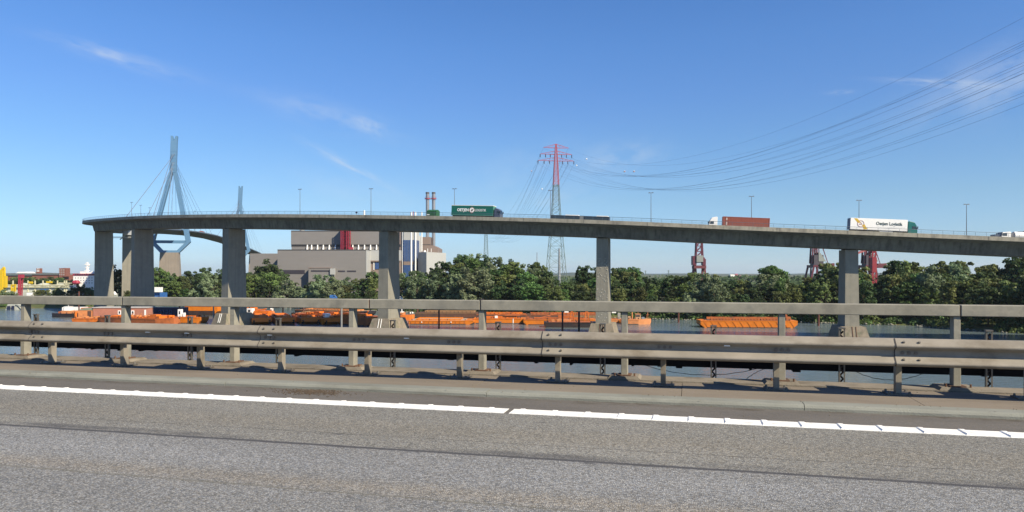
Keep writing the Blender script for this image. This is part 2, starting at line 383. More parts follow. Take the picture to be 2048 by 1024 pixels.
WALK = mat('footway screed', (.235, .20, .155), .85, var=.12, scale=3, bump=.3, bscale=80, col2=(.185, .155, .12), stretch=(.3,1,1))
KERB = mat('kerb concrete', (.265, .275, .240), .85, var=.14, scale=4, bump=.3, bscale=60, col2=(.20, .205, .175), stretch=(.5,1,1))
EDGE = mat('edge beam concrete', (.25, .22, .175), .85, var=.2, scale=5, bump=.3, bscale=50, col2=(.15, .13, .10))
# ---------------------------------------------------------------- water, land
def water_mat():
    m = bpy.data.materials.new('river water'); m.use_nodes = True; nt = m.node_tree; N = nt.nodes; L = nt.links
    b = N['Principled BSDF']; b.inputs['Base Color'].default_value = (.105, .140, .150, 1); b.inputs['Roughness'].default_value = .10
    b.inputs['IOR'].default_value = 1.333; b.inputs['Specular IOR Level'].default_value = .5
    g = N.new('ShaderNodeNewGeometry')
    mp = N.new('ShaderNodeMapping'); mp.inputs['Scale'].default_value = (.5, 1.2, 1); L.new(g.outputs['Position'], mp.inputs[0])
    n1 = N.new('ShaderNodeTexNoise'); n1.inputs['Scale'].default_value = .9; n1.inputs['Detail'].default_value = 5; n1.inputs['Roughness'].default_value = .6; L.new(mp.outputs[0], n1.inputs[0])
    n2 = N.new('ShaderNodeTexNoise'); n2.inputs['Scale'].default_value = .03; n2.inputs['Detail'].default_value = 3; L.new(mp.outputs[0], n2.inputs[0])
    r = N.new('ShaderNodeMapRange'); r.inputs[1].default_value = .35; r.inputs[2].default_value = .65; r.inputs[3].default_value = .35; r.inputs[4].default_value = .8; L.new(n2.outputs[0], r.inputs[0])
    bp = N.new('ShaderNodeBump'); bp.inputs['Distance'].default_value = .48; L.new(r.outputs[0], bp.inputs['Strength']); L.new(n1.outputs[0], bp.inputs['Height'])
    L.new(bp.outputs[0], b.inputs['Normal'])
    return m
WATER = water_mat()
mb = MB(); mb.add([(-9000, -600, 0), (9000, -600, 0), (9000, 15000, 0), (-9000, 15000, 0)], [(0,1,2,3)])
struct(mb.build('water', WATER))

BANK = [(-400, 330), (-300, 352), (-252, 357), (-225, 372), (-215, 392), (-185, 398), (-120, 372), (-50, 327), (15, 292), (79, 270), (137, 243), (150, 212), (190, 196), (260, 190)]
def bank_y(x):
    for (a, ya), (b, yb) in zip(BANK, BANK[1:]):
        if a <= x <= b: return ya + (yb - ya) * (x - a) / (b - a)
    return BANK[0][1] if x < BANK[0][0] else BANK[-1][1]
def ground(x, y):
    d = y - bank_y(x)
    z = 1.6 * min(1, max(0, d / 5.0)) + .9 * min(1, max(0, (d - 5) / 14))
    z += 9.0 * math.exp(-(((x + 18) / 42) ** 2 + ((y - 362) / 26) ** 2))
    return z - .6
GRASS = mat('bank grass', (.075, .095, .028), .9, var=.3, scale=.5, bump=.6, bscale=3, col2=(.12, .105, .05), coords='world')
def land():
    # main bank right of x=-222 up to the horizon, with a denser mesh near the river
    vs = []; fs = []; xs = [-222 + i * 6 for i in range(0, 84)] + [320, 400, 600, 1000, 2500, 6000]
    ds = [-3, 0, 1.5, 3, 5, 8, 12, 17, 23, 30, 38, 47, 57, 68, 80, 95, 115, 150, 250, 500, 1200, 3000, 9000]
    for x in xs:
        for d in ds:
            y = bank_y(x) + d; j = 0
            if -1 < d < 6: j = .8 * math.sin(x * 1.7) + .6 * math.sin(x * .63 + 1)
            z = ground(x, y) if d > 0 else -1.2 if d < 0 else -.25
            xx = x
            if x == -222: xx = -222 + 1.2 * math.sin(d * .3)
            vs.append((xx, y + j, z + (.35 * math.sin(x * .21 + y * .3) if d > 5 else 0)))
    n = len(ds)
    for i in range(len(xs) - 1):
        for j in range(n - 1): fs.append((i*n+j, (i+1)*n+j, (i+1)*n+j+1, i*n+j+1))
    m = MB(); m.add(vs, fs); struct(m.build('ground', GRASS))
    # left spit in front of the ship basin
    m = MB(); vs = []; fs = []
    xs2 = [-420 + i * 8 for i in range(26)]
    for x in xs2:
        for d, z in ((-2, -1), (0, .1), (4, 1.4), (10, 2.0), (26, 2.2), (36, 1.6), (44, -1)):
            vs.append((x, bank_y(x) + d + math.sin(x * .5), z))
    for i in range(len(xs2) - 1):
        for j in range(6): fs.append((i*7+j, (i+1)*7+j, (i+1)*7+j+1, i*7+j+1))
    m.add(vs, fs); struct(m.build('ground', GRASS))
    # far left shore
    m = MB(); m.box((-1500, 560, -1), (-225, 9000, 2.2)); struct(m.build('ground', GRASS))
    # low wooded hills on the horizon
    m = MB(); rnd = random.Random(3)
    pts = []
    for i in range(90):
        x = -3600 + i * 90; pts.append((x, 9 + 7 * math.sin(i * .31) + 4 * math.sin(i * .83 + 2) + rnd.uniform(-3, 3)))
    vs = []; fs = []
    for x, h in pts: vs += [(x, 4300, -2), (x, 4500, max(h, 6)), (x, 5200, -2)]
    for i in range(len(pts) - 1):
        for j in range(2): fs.append((i*3+j, (i+1)*3+j, (i+1)*3+j+1, i*3+j+1))
    m.add(vs, fs); struct(m.build('hills', mat('distant woodland', (.055, .085, .075), .95, var=.25, scale=.02, coords='world')))
land()
# stones along the waterline
rb = MB(); rnd = random.Random(11)
for i in range(900):
    x = rnd.uniform(-215, 235); y = bank_y(x) + .8 * math.sin(x * 1.7) + .6 * math.sin(x * .63 + 1) + rnd.uniform(-1.2, 1.0); s = rnd.uniform(.15, .55)
    rb.ball((x, y, rnd.uniform(-.1, .35)), s, nu=6, nv=4, sz=.7)
tag(rb.build('bank_stones', mat('bank rubble', (.24, .24, .2), .9, var=.3, scale=.6, coords='world')), kind='stuff', label='pale rubble stones along the far waterline', cat='stones')
# distant woodland closing the horizon
def woodland():
    vs = []; fs = []; rnd = random.Random(9)
    for row, (y, hm) in enumerate(((760, 9), (1000, 12.5), (1500, 11.5))):
        for i in range(5200 if row < 2 else 3000):
            x = rnd.uniform(-.35 * y if row else -60, 1.0 * y); h = hm * (.86 + .14 * math.sin(x * .021 + row) + .10 * math.sin(x * .063))
            c = Vector((x, y + rnd.uniform(0, 25), rnd.random() ** .6 * h)); s = rnd.uniform(1.0, 2.0); n = Vector((rnd.gauss(0, .6), -1, rnd.gauss(.5, .6))).normalized(); t = n.cross(Vector((rnd.gauss(0, 1), rnd.gauss(0, 1), rnd.gauss(0, 1)))).normalized(); b = n.cross(t)
            i0 = len(vs); vs += [tuple(c - t*s - b*s), tuple(c + t*s - b*s), tuple(c + t*s + b*s), tuple(c - t*s + b*s)]; fs.append((i0, i0+1, i0+2, i0+3))
    m = MB(); m.v = vs; m.f = fs; m.m = [0] * len(fs); tag(m.build('distant_woodland', LEAFD), 'low dark strip of far woodland on the horizon behind the bank trees', 'woodland', kind='stuff')
woodland()
def haze():
    m = MB(); m.box((-9500, -900, -2.3), (9500, 15500, 165)); o = m.build('haze', None or bpy.data.materials.new('haze air')); mt = o.data.materials[0]; mt.use_nodes = True; N = mt.node_tree.nodes; N.clear()
    out = N.new('ShaderNodeOutputMaterial'); v = N.new('ShaderNodeVolumePrincipled'); v.inputs['Color'].default_value = (.86, .96, 1, 1); v.inputs['Density'].default_value = .00005; v.inputs['Anisotropy'].default_value = .2
    mt.node_tree.links.new(v.outputs[0], out.inputs['Volume']); tag(o, kind='stuff', label='thin bluish summer haze over the harbour', cat='haze')
HAZE = True
# ---------------------------------------------------------------- near road (in its own frame: x along, y away)
RA = math.atan(358 / F); RZ = -RA
CAZ = CZ
T0, T1 = -60.0, 40.0
def rstruct(m, name, mt): o = m.build(name, mt); o.rotation_euler.z = RZ; return struct(o)
m = MB(); m.box((T0, -5, CZ - 2.2), (T1, 7.46, CZ - 1.5)); rstruct(m, 'road', ASPH)
m = MB(); m.box((T0, 7.4605, CZ - 2.19), (T1, 8.42, CZ - 1.503)); rstruct(m, 'road_gutter', ASPHS)
# painted line with raised bars
m = MB()
gap = -1.91
m.box((T0, 7.462, CZ - 1.5), (gap - .03, 7.715, CZ - 1.495)); m.box((gap + .03, 7.462, CZ - 1.5), (T1, 7.715, CZ - 1.495))
t = -30 * .356
k = 0
while t < 30 * .356:
    if abs(t - gap) > .12:
        m.hexa([(t - .035, 7.463, CZ - 1.495), (t + .035, 7.463, CZ - 1.495), (t + .035, 7.714, CZ - 1.495), (t - .035, 7.714, CZ - 1.495)],
               [(t - .022, 7.473, CZ - 1.482), (t + .022, 7.473, CZ - 1.486), (t + .022, 7.704, CZ - 1.486), (t - .022, 7.704, CZ - 1.486)])
    t += .356
rstruct(m, 'road_marking', LINEW)
# kerb stones
m = MB(); rnd = random.Random(5)
prof = [(8.41, CZ - 1.6), (8.41, CZ - 1.475), (8.425, CZ - 1.452), (8.45, CZ - 1.44), (8.638, CZ - 1.438), (8.638, CZ - 1.6)]
x = T0
while x < T1:
    dz = rnd.uniform(-.003, .003); dy = rnd.uniform(-.004, .004); q = min(x + 3.6, T1)
    m.prism([(a + dy, b + dz) for a, b in prof], 'x', x + .003, q - .003); x = q
rstruct(m, 'kerb', KERB)
m = MB(); x = T0 + .55
while x < T1:
    q = x + 2.58; m.box((x + .003, 8.645, CZ - 1.75), (q - .003, 9.80, CZ - 1.452 + rnd.uniform(-.003, .003))); x = q
rstruct(m, 'pavement', WALK)
m = MB(); m.box((T0, -5, CZ - 3.4), (T1, 9.79, CZ - 2.2)); m.box((T0, 8.64, CZ - 2.2), (T1, 9.79, CZ - 1.75))
rstruct(m, 'road_bridge_slab', EDGE)
m = MB(); x = T0
while x < T1:
    m.box((x, 9.808, CZ - 2.3), (x + 3.998, 10.24, CZ - 1.436)); x += 4
rstruct(m, 'road_edge_beam', EDGE)
# grit, leaves and dirt
m = MB(); rnd = random.Random(8)
for i in range(420):
    x = rnd.uniform(-14, 7); y = rnd.choice((rnd.gauss(8.39, .03), rnd.gauss(9.75, .12), rnd.uniform(7.8, 10.2), rnd.gauss(8.66, .03)))
    if y > 10.2 or y < 7.73: continue
    z = CZ - 1.502 if y < 8.41 else CZ - 1.438 if y < 8.64 else CZ - 1.45 if y < 9.8 else CZ - 1.436
    s = rnd.uniform(.003, .009); m.ball((x, y, z + s * .4), s, nu=5, nv=3, sz=.5)
tag(m.build('grit', mat('grit', (.22, .18, .12), .9, var=.5, scale=20)), 'scattered grit and dry leaves along the kerb and footway', 'grit', kind='stuff').rotation_euler.z = RZ
m = MB(); rnd = random.Random(31)
for i in range(700):
    x = rnd.gauss(-4.6, .22); y = min(8.40, rnd.gauss(8.22, .10)); s = rnd.uniform(.004, .011); m.ball((x, y, CZ - 1.502 + s * .4), s, nu=5, nv=3, sz=.5)
tag(m.build('gutter_debris', mat('dark gutter debris', (.11, .08, .055), .9, var=.5, scale=20)), 'dark patch of debris in the gutter against the kerb', 'debris', kind='stuff').rotation_euler.z = RZ
# ---------------------------------------------------------------- guardrail
def guardrail():
    root = thing('guardrail', 'long beige double-wave steel crash barrier running along the footway behind the kerb', 'guardrail', (0, 0, 0), RZ)
    zt = CZ - .757; zb = zt - .318
    w_ = .318 / .31
    prof = [(.31, .0), (.304, -.012), (.296, -.022), (.250, -.070), (.240, -.079), (.229, -.083), (.217, -.081), (.207, -.073), (.186, -.022), (.178, -.012), (.166, -.008), (.126, -.008), (.114, -.012), (.104, -.022), (.056, -.070), (.046, -.079), (.035, -.083), (.024, -.080), (.014, -.070), (0, -.045)]
    D0 = 9.17
    joints = [-13.95, -9.95, -5.95, -1.85, 2.28, 6.35]
    js = [T0] + [-13.95 - 4.05 * k for k in range(11, 0, -1)] + joints + [6.35 + 4.05 * k for k in range(1, 8)] + [T1]
    js = sorted(set(js))
    for i, (a, b) in enumerate(zip(js, js[1:])):
        m = MB(); th = .006; off = 0
        # panel, overlapped by the next one on the right: the right panel lies in front for .3 m
        n = len(prof)
        def ring(x, o, zoff=0): return [(x, D0 + p[1] + o, zb + p[0] * w_ + zoff) for p in prof]
        xs = [a, (a + b) / 2, b + .30]
        offs = [-.011, -.005, 0]
        vs = []
        for x, o in zip(xs, offs): vs += ring(x, o)
        for x, o in zip(xs, offs): vs += ring(x, o + th)
        fs = []
        K = len(xs)
        for j in range(K - 1):
            for k in range(n - 1):
                fs.append((j*n+k, (j+1)*n+k, (j+1)*n+k+1, j*n+k+1))
                q = K * n; fs.append((q+j*n+k, q+j*n+k+1, q+(j+1)*n+k+1, q+(j+1)*n+k))
        q = K * n
        for j in range(K - 1):
            fs.append((j*n, q+j*n, q+(j+1)*n, (j+1)*n)); fs.append((j*n+n-1, (j+1)*n+n-1, q+(j+1)*n+n-1, q+j*n+n-1))
        for k in range(n - 1):
            fs.append((k, k+1, q+k+1, q+k)); e = (K-1)*n; fs.append((e+k, q+e+k, q+e+k+1, e+k+1))
        m.add(vs, fs); beam = m.build('beam', PAINT, root, smooth=True)
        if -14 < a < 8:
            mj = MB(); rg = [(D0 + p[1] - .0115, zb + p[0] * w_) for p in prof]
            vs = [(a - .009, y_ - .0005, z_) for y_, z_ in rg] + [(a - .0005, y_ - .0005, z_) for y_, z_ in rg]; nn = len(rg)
            mj.add(vs, [(k, k + 1, nn + k + 1, nn + k) for k in range(nn - 1)]); mj.build('splice_gap_shade', mat('dark joint', (.04, .035, .035), .8), beam)  # shade and dirt of the overlap gap, coloured in as a dark strip
        # splice bolts
        if -14 < a < 8:
            for (bx, bz, by) in ((.08, .270, -.056), (.24, .270, -.056), (.08, .075, -.056), (.24, .075, -.056)):
                mm = MB(); c = Vector((a + bx, D0 + by - .008, zb + bz * w_)); mm.bar(c + Vector((0, .01, -.008)), c + Vector((0, -.012, .012)), .017, .012, n=8)
                mm.build('bolt', STEEL, root, smooth=True)
    # posts, spacers
    tp = [-9.95 + 1.372 * k for k in range(-6, 16)]
    post = None
    for k, tt in enumerate(tp):
        # sigma post
        m = MB(); y0, y1 = 9.46, 9.56; zz0 = CZ - 1.45; z1 = zt - .03
        m.box((tt - .032, y0, zz0), (tt + .032, y0 + .006, z1)); m.box((tt - .032, y0 + .0061, zz0), (tt - .026, y1, z1)); m.box((tt + .026, y0 + .0061, zz0), (tt + .032, y1, z1))
        m.build('post', RAILC if False else PAINT, root)
        m = MB(); m.box((tt - .14, 9.40, zz0 + .001), (tt + .14, 9.64, zz0 + .016)); bpl = m.build('base_plate', STEEL, root)
        m = MB()
        for sx in (-.11, .11):
            for sy in (9.43, 9.60):
                m.bar((tt + sx, sy, zz0 + .016), (tt + sx, sy, zz0 + .042), .016, .012, n=6)
        pieces(m.build('anchor_bolt', STEEL, bpl), 'anchor_bolt')
        # spacer bracket between beam and post
        m = MB(); m.box((tt - .17, 9.165, zb + .03), (tt + .17, 9.172, zb + .28)); m.prism([(9.173, zb + .05), (9.459, zb + .02), (9.459, zb + .29), (9.173, zb + .26)], 'x', tt - .165, tt - .159); m.prism([(9.173, zb + .05), (9.459, zb + .02), (9.459, zb + .29), (9.173, zb + .26)], 'x', tt + .159, tt + .165); m.box((tt - .158, 9.173, zb + .262), (tt + .158, 9.459, zb + .268))
        m.build('spacer', PAINT, root)
    # stamped slots in the valley
    for tt in [-9.95 + 1.372 * k for k in range(-4, 14)]:
        m = MB(); zc = zb + .148 * w_
        for dx in (-.04, .03, .1):
            m.bar((tt + dx, D0 - .030, zc), (tt + dx, D0 - .012, zc), .020, n=10)
        pieces(m.build('slot', mat('dark slot', (.20, .17, .14), .8), root), 'slot')
    for px in (297, 375, 541, 814, 1454, -200, 2300):
        r = (px - 1024) / F; d = D0 - .02; tt = (r * d * math.cos(RA) - d * math.sin(RA)) / (math.cos(RA) + r * math.sin(RA))
        m = MB(); m.box((tt - .035, D0 - .045, zb + .182), (tt + .035, D0 - .02, zb + .196)); m.build('reflector', WHITE, root)
guardrail()
# ---------------------------------------------------------------- concrete railing
def railing():
    root = thing('concrete_railing', 'beige concrete handrail on square posts behind the crash barrier', 'railing', (0, 0, 0), RZ)
    posts = [-8.96 + 2.02 * k for k in range(-6, 14)]
    zt = CZ - .397 * (9.95 * math.cos(RA) / 9.65); zb = zt - .138
    js = [T0, -32.0, -24, -16.9, -8.96, -4.62, -2.91, 3.19, 9.3, 17, 25, T1]
    for a, b in zip(js, js[1:]):
        m = MB(); m.box((a + .008, 9.88, zb), (b - .008, 10.06, zt)); m.build('rail', RAILC, root, bevel=.008)
    for i, p in enumerate(posts):
        m = MB(); h = .043
        m.hexa([(p - h, 9.90, CZ - 1.40), (p + h, 9.90, CZ - 1.40), (p + h, 10.04, CZ - 1.40), (p - h, 10.04, CZ - 1.40)],
               [(p - .039, 9.905, zb - .001), (p + .039, 9.905, zb - .001), (p + .039, 10.035, zb - .001), (p - .039, 10.035, zb - .001)])
        m.build('post', RAILC, root, bevel=.006)
        m = MB(); m.hexa([(p - .22, 9.815, CZ - 1.4355), (p + .22, 9.815, CZ - 1.4355), (p + .22, 10.2, CZ - 1.4355), (p - .22, 10.2, CZ - 1.4355)],
                         [(p - .19, 9.83, CZ - 1.400), (p + .19, 9.83, CZ - 1.400), (p + .19, 10.16, CZ - 1.400), (p - .19, 10.16, CZ - 1.400)])
        m.build('plinth', EDGE, root)
        m = MB(); m.box((p - .09, 9.86, CZ - 1.3995), (p + .09, 10.08, CZ - 1.385))
        for sx in (-.13, .14): m.bar((p + sx, 9.88, CZ - 1.40), (p + sx, 9.88, CZ - 1.36), .012, n=6)
        m.build('base_plate', RUST, root)
    for jx in (-8.96, -4.62, -2.91, 3.19):
        m = MB(); m.box((jx - .007, 9.885, zb + .002), (jx + .007, 10.05, zt + (.02 if jx == -2.91 else -.004))); m.build('joint_plate', RUST if jx == -4.62 else mat('dark joint', (.04, .035, .035), .8), root)
railing()
# ---------------------------------------------------------------- cable duct on lattice uprights
def duct():
    root = thing('cable_duct', 'black horizontal cable duct on slim lattice uprights outside the concrete railing', 'cable duct', (0, 0, 0), RZ)
    m = MB(); m.box((T0, 10.42, CZ - 1.32), (T1, 10.62, CZ - 1.06)); m.build('duct', BLACK, root)
    m = MB(); rnd = random.Random(4)
    for i in range(26):
        x = rnd.uniform(-14, 8); m.box((x, 10.42, CZ - 1.32 - rnd.uniform(.005, .03)), (x + rnd.uniform(.02, .10), 10.6, CZ - 1.318))
    pieces(m.build('duct_clamp', BLACK, root), 'duct_clamp')
    ps = [-11.14, -9.65, -8.02, -6.39, -4.43, -2.76, -1.22, .3, 1.93, 3.65, 5.3, 7, -12.8, -14.4]
    for p in ps:
        m = MB(); z0, z1 = CZ - 1.9, CZ - .745
        for s in (-.030, .030):
            m.box((p + s - .009, 10.30, z0), (p + s + .009, 10.306, z1)); m.box((p + s - (.009 if s < 0 else -.005), 10.3065, z0), (p + s - (.005 if s < 0 else -.009), 10.34, z1))
        m.box((p - .042, 10.29, z1 + .0005), (p + .042, 10.35, z1 + .02))
        m.build('upright', STEEL, root)
        m = MB(); q = z0; sgn = 1
        while q < z1 - .06:
            m.bar((p - .020 * sgn, 10.325, q), (p + .020 * sgn, 10.325, q + .045), .012, n=5); q += .045; sgn = -sgn
        m.build('lacing', mat('dark rusty lacing', (.05, .035, .028), .8, var=.3, scale=9), root)
    m = MB()
    def sag(x0, z0, x1, z1, d, r=.004):
        pts = []
        for i in range(15):
            u = i / 14; pts.append((x0 + (x1 - x0) * u, 10.5, z0 + (z1 - z0) * u - 4 * d * u * (1 - u) + .006 * (i % 2)))
        m.tube(pts, r, n=5)
    sag(-.70, CZ - 1.31, .95, CZ - 1.31, .13); sag(.62, CZ - 1.60, 1.05, CZ - 1.31, -.05); sag(2.1, CZ - 1.31, 3.0, CZ - 1.30, .12)
    pieces(m.build('hanging_cable', BLACK, root), 'hanging_cable')
duct()
# ---------------------------------------------------------------- viaduct path
K = [(282,185),(215,180),(152,183),(88.3,190),(25.4,201),(-37.7,222),(-96,250),(-148,290),(-190.5,338),(-215,400),(-243,480),(-298,631),(-340,810),(-378,996),(-404,1150),(-420,1300)]
def cr(p0, p1, p2, p3, t):
    return tuple(0.5*((2*b)+(-a+c)*t+(2*a-5*b+4*c-d)*t*t+(-a+3*b-3*c+d)*t**3) for a, b, c, d in zip(p0, p1, p2, p3))
PATH = []
for i in range(len(K) - 1):
    for j in range(40): PATH.append(cr(K[max(i-1, 0)], K[i], K[i+1], K[min(i+2, len(K)-1)], j / 40))
PATH.append(K[-1])
SS = [0.0]
for a, b in zip(PATH, PATH[1:]): SS.append(SS[-1] + math.dist(a, b))
HK = [(0, 1.5), (130, 7.3), (162, 8.75), (178, 9.6), (194, 10.45), (226, 12.0), (258, 14.0), (291, 15.6), (325, 17.0), (357, 18.3), (390, 19.5), (422, 20.7), (455, 21.7), (490, 22.6), (519, 23.5), (551, 24.6), (600, 26.5), (700, 31), (831, 37.3), (922, 40.5), (1016, 41.8), (1112, 40.8), (1205, 37.0), (1324, 31.5), (1361, 28.3), (1403, 24.5), (1500, 17)]
def hgt(s):
    for (a, ya), (b, yb) in zip(HK, HK[1:]):
        if a <= s <= b: return CZ + ya + (yb - ya) * (s - a) / (b - a)
    return CZ + HK[-1][1]
def hs(s, w_=16): return sum(hgt(max(0, s + k * w_ / 2)) for k in (-2, -1, 0, 1, 2)) / 5
def at_s(s):
    lo = 0
    import bisect
    i = min(max(bisect.bisect(SS, s) - 1, 0), len(SS) - 2)
    f = (s - SS[i]) / (SS[i+1] - SS[i]); a, b = PATH[i], PATH[i+1]
    d = Vector((b[0] - a[0], b[1] - a[1], 0)).normalized()
    return Vector((a[0] + (b[0]-a[0]) * f, a[1] + (b[1]-a[1]) * f, hs(s))), d
def dk(s, lat, dz=0):   # lat>0 towards the outer (camera) side
    p, d = at_s(s); n = Vector((-d.y, d.x, 0)); return p + n * lat + Vector((0, 0, dz))
def s_of(px, lat, lo=130, hi=515):
    for _ in range(40):
        mid = (lo + hi) / 2; p = dk(mid, lat)
        if 1024 + F * p.x / p.y > px: lo = mid
        else: hi = mid
    return (lo + hi) / 2
def sweep(prof, s0, s1, step, name, mt, parent, closed=True, smooth=False):
    n = len(prof); ss = []; s = s0
    while s < s1 - .01: ss.append(s); s += step
    ss.append(s1); vs = []; fs = []
    for s in ss:
        for lat, dz in prof: vs.append(dk(s, lat, dz))
    for i in range(len(ss) - 1):
        for k in range(n if closed else n - 1): fs.append((i*n+k, i*n+(k+1)%n, (i+1)*n+(k+1)%n, (i+1)*n+k))
    if closed: fs.append(tuple(range(n - 1, -1, -1))); fs.append(tuple((len(ss)-1)*n + k for k in range(n)))
    m = MB(); m.add(vs, fs); return m.build(name, mt, parent, smooth)
def viaduct():
    root = thing('concrete_viaduct', 'long curving concrete road viaduct on tall piers crossing the river', 'viaduct')
    SE = 640
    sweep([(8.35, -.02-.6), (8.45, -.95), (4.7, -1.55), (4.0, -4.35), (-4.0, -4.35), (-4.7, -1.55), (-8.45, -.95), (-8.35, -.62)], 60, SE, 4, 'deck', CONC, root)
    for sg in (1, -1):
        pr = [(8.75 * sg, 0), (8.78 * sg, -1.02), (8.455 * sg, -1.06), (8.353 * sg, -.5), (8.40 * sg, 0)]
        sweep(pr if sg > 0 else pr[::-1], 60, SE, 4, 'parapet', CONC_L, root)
    sweep([(8.34, -.615), (-8.34, -.615)], 60, SE, 5, 'carriageway', mat('viaduct asphalt', (.07, .07, .07), .9), root, closed=False)
    for sg in (1, -1):
        m = MB()
        for dz, r in ((.92, .055), (.5, .02), (.25, .02)):
            m.tube([dk(s, 8.55 * sg, dz) for s in range(60, SE, 4)], r, n=6)
        s = 60
        while s < SE:
            m.bar(dk(s, 8.55 * sg, 0), dk(s, 8.55 * sg, .9), .03, n=4); s += 2.5
        m.build('steel_railing', mat('railing blue grey', (.10, .14, .19), .5), root)
    # joints in the girder
    m = MB()
    s = 132
    while s < 520:
        a = dk(s, 8.80, -.02); b = dk(s, 8.80, -1.0); c, d = at_s(s)
        m.add([a - d * .03, a + d * .03, b + d * .03, b - d * .03], [(0,1,2,3)]); s += 16.3
    m.build('parapet_joints', mat('dark joint', (.04, .035, .035), .8), root)
    # piers: (x, y, across, pedestal top below camera, top notch)
    piers = [(88.3,190,5.4), (25.4,201,5.6), (-37.7,222,6.2), (-96,250,6.8), (-148,290,7.2), (-190.5,338,7.4), (-222,420,6.6), (-243,480,7.6), (152,183,5.4)]
    for i, (x, y, wd) in enumerate(piers):
        s = min(range(len(PATH)), key=lambda q: math.dist(PATH[q], (x, y))); s = SS[s]
        p, d = at_s(s); n = Vector((-d.y, d.x, 0)); top = p.z - 4.56
        def quad(hl, hw, z, c=p): return [Vector((c.x, c.y, z)) + d * a * hl + n * b * hw for a, b in ((-1, -1), (1, -1), (1, 1), (-1, 1))]
        m = MB(); zb = 3.4 if i < 5 else -1
        q = quad(1.6, wd / 2, top); r = quad(1.62, wd / 2 + .1, (top + zb) / 2 + 4); b = quad(1.78 if i < 2 else 1.9, wd / 2 * 1.12, zb)
        m.hexa(b, r); m.hexa([v + Vector((0, 0, .001)) for v in r], q)
        pr = m.build('pier', PIER, root)
        # bearing plinth between pier and girder
        m = MB(); m.hexa(quad(1.25, wd / 2 - .8, top + .001), quad(1.25, wd / 2 - .8, top + .22)); m.build('bearing', mat('dark joint', (.04, .035, .035), .8), pr)
        if i < 5 or i == 8:
            m = MB(); hz = 4.05
            pc = p + Vector((0, 0, 0))
            m.hexa(quad(4.3, wd / 2 + 3.4, -1.5), quad(2.9, wd / 2 + 1.7, hz)); pd = m.build('pedestal', PED, pr)
            mk = MB()
            fn = n * (wd / 2 + 2.6); c = Vector((p.x, p.y, 0))
            for e in (-.45, .45):
                a0 = c + d * e + n * (wd / 2 + 3.4 - (1.0+1.5) / 5.55 * 1.7 + .03); a0.z = 1.0
                a1 = c + d * e + n * (wd / 2 + 1.7 + .03); a1.z = hz
                mk.bar(a0, a1, .12, n=4)
            mk.build('fender_rail', RUST if i < 2 else WHITE, pd)
        # lichen and repair spots
        if i == 1:
            m = MB(); rnd = random.Random(2)
            for _ in range(110):
                z = rnd.uniform(4.5, top - 5.5); e = rnd.uniform(-1.45, 1.45); s_ = rnd.uniform(.04, .13)
                hw = wd / 2 * (1 + .12 * (top - z) / (top - zb)) + .06
                c = Vector((p.x, p.y, z)) + d * e + n * (wd / 2 + .1 + .30 * max(0, (top + zb) / 2 + 4 - z) / 22 + .03)
                m.ball(c, s_, nu=6, nv=4)
            m.build('repair_spots', mat('pale mortar', (.55, .54, .48), .9), pr)
    # inspection cradle under the deck at the left end
    m = MB(); y_ = 380; c = P(255, 465, y_)
    m.box((c.x - 1.4, c.y - 2, c.z - 1.3), (c.x + 1.4, c.y + 2, c.z + 1.3)); m.bar(P(240, 479, y_), P(252, 469, y_), .3, n=5); m.bar(P(224, 474, y_), P(262, 474, y_), .18, n=5); m.bar(P(224, 476, y_), P(262, 475.5, y_), .1, n=5); m.bar(P(250, 462, y_), P(250, 474, y_), .15, n=4)
    m.build('inspection_cradle', CLADL, root)
viaduct()
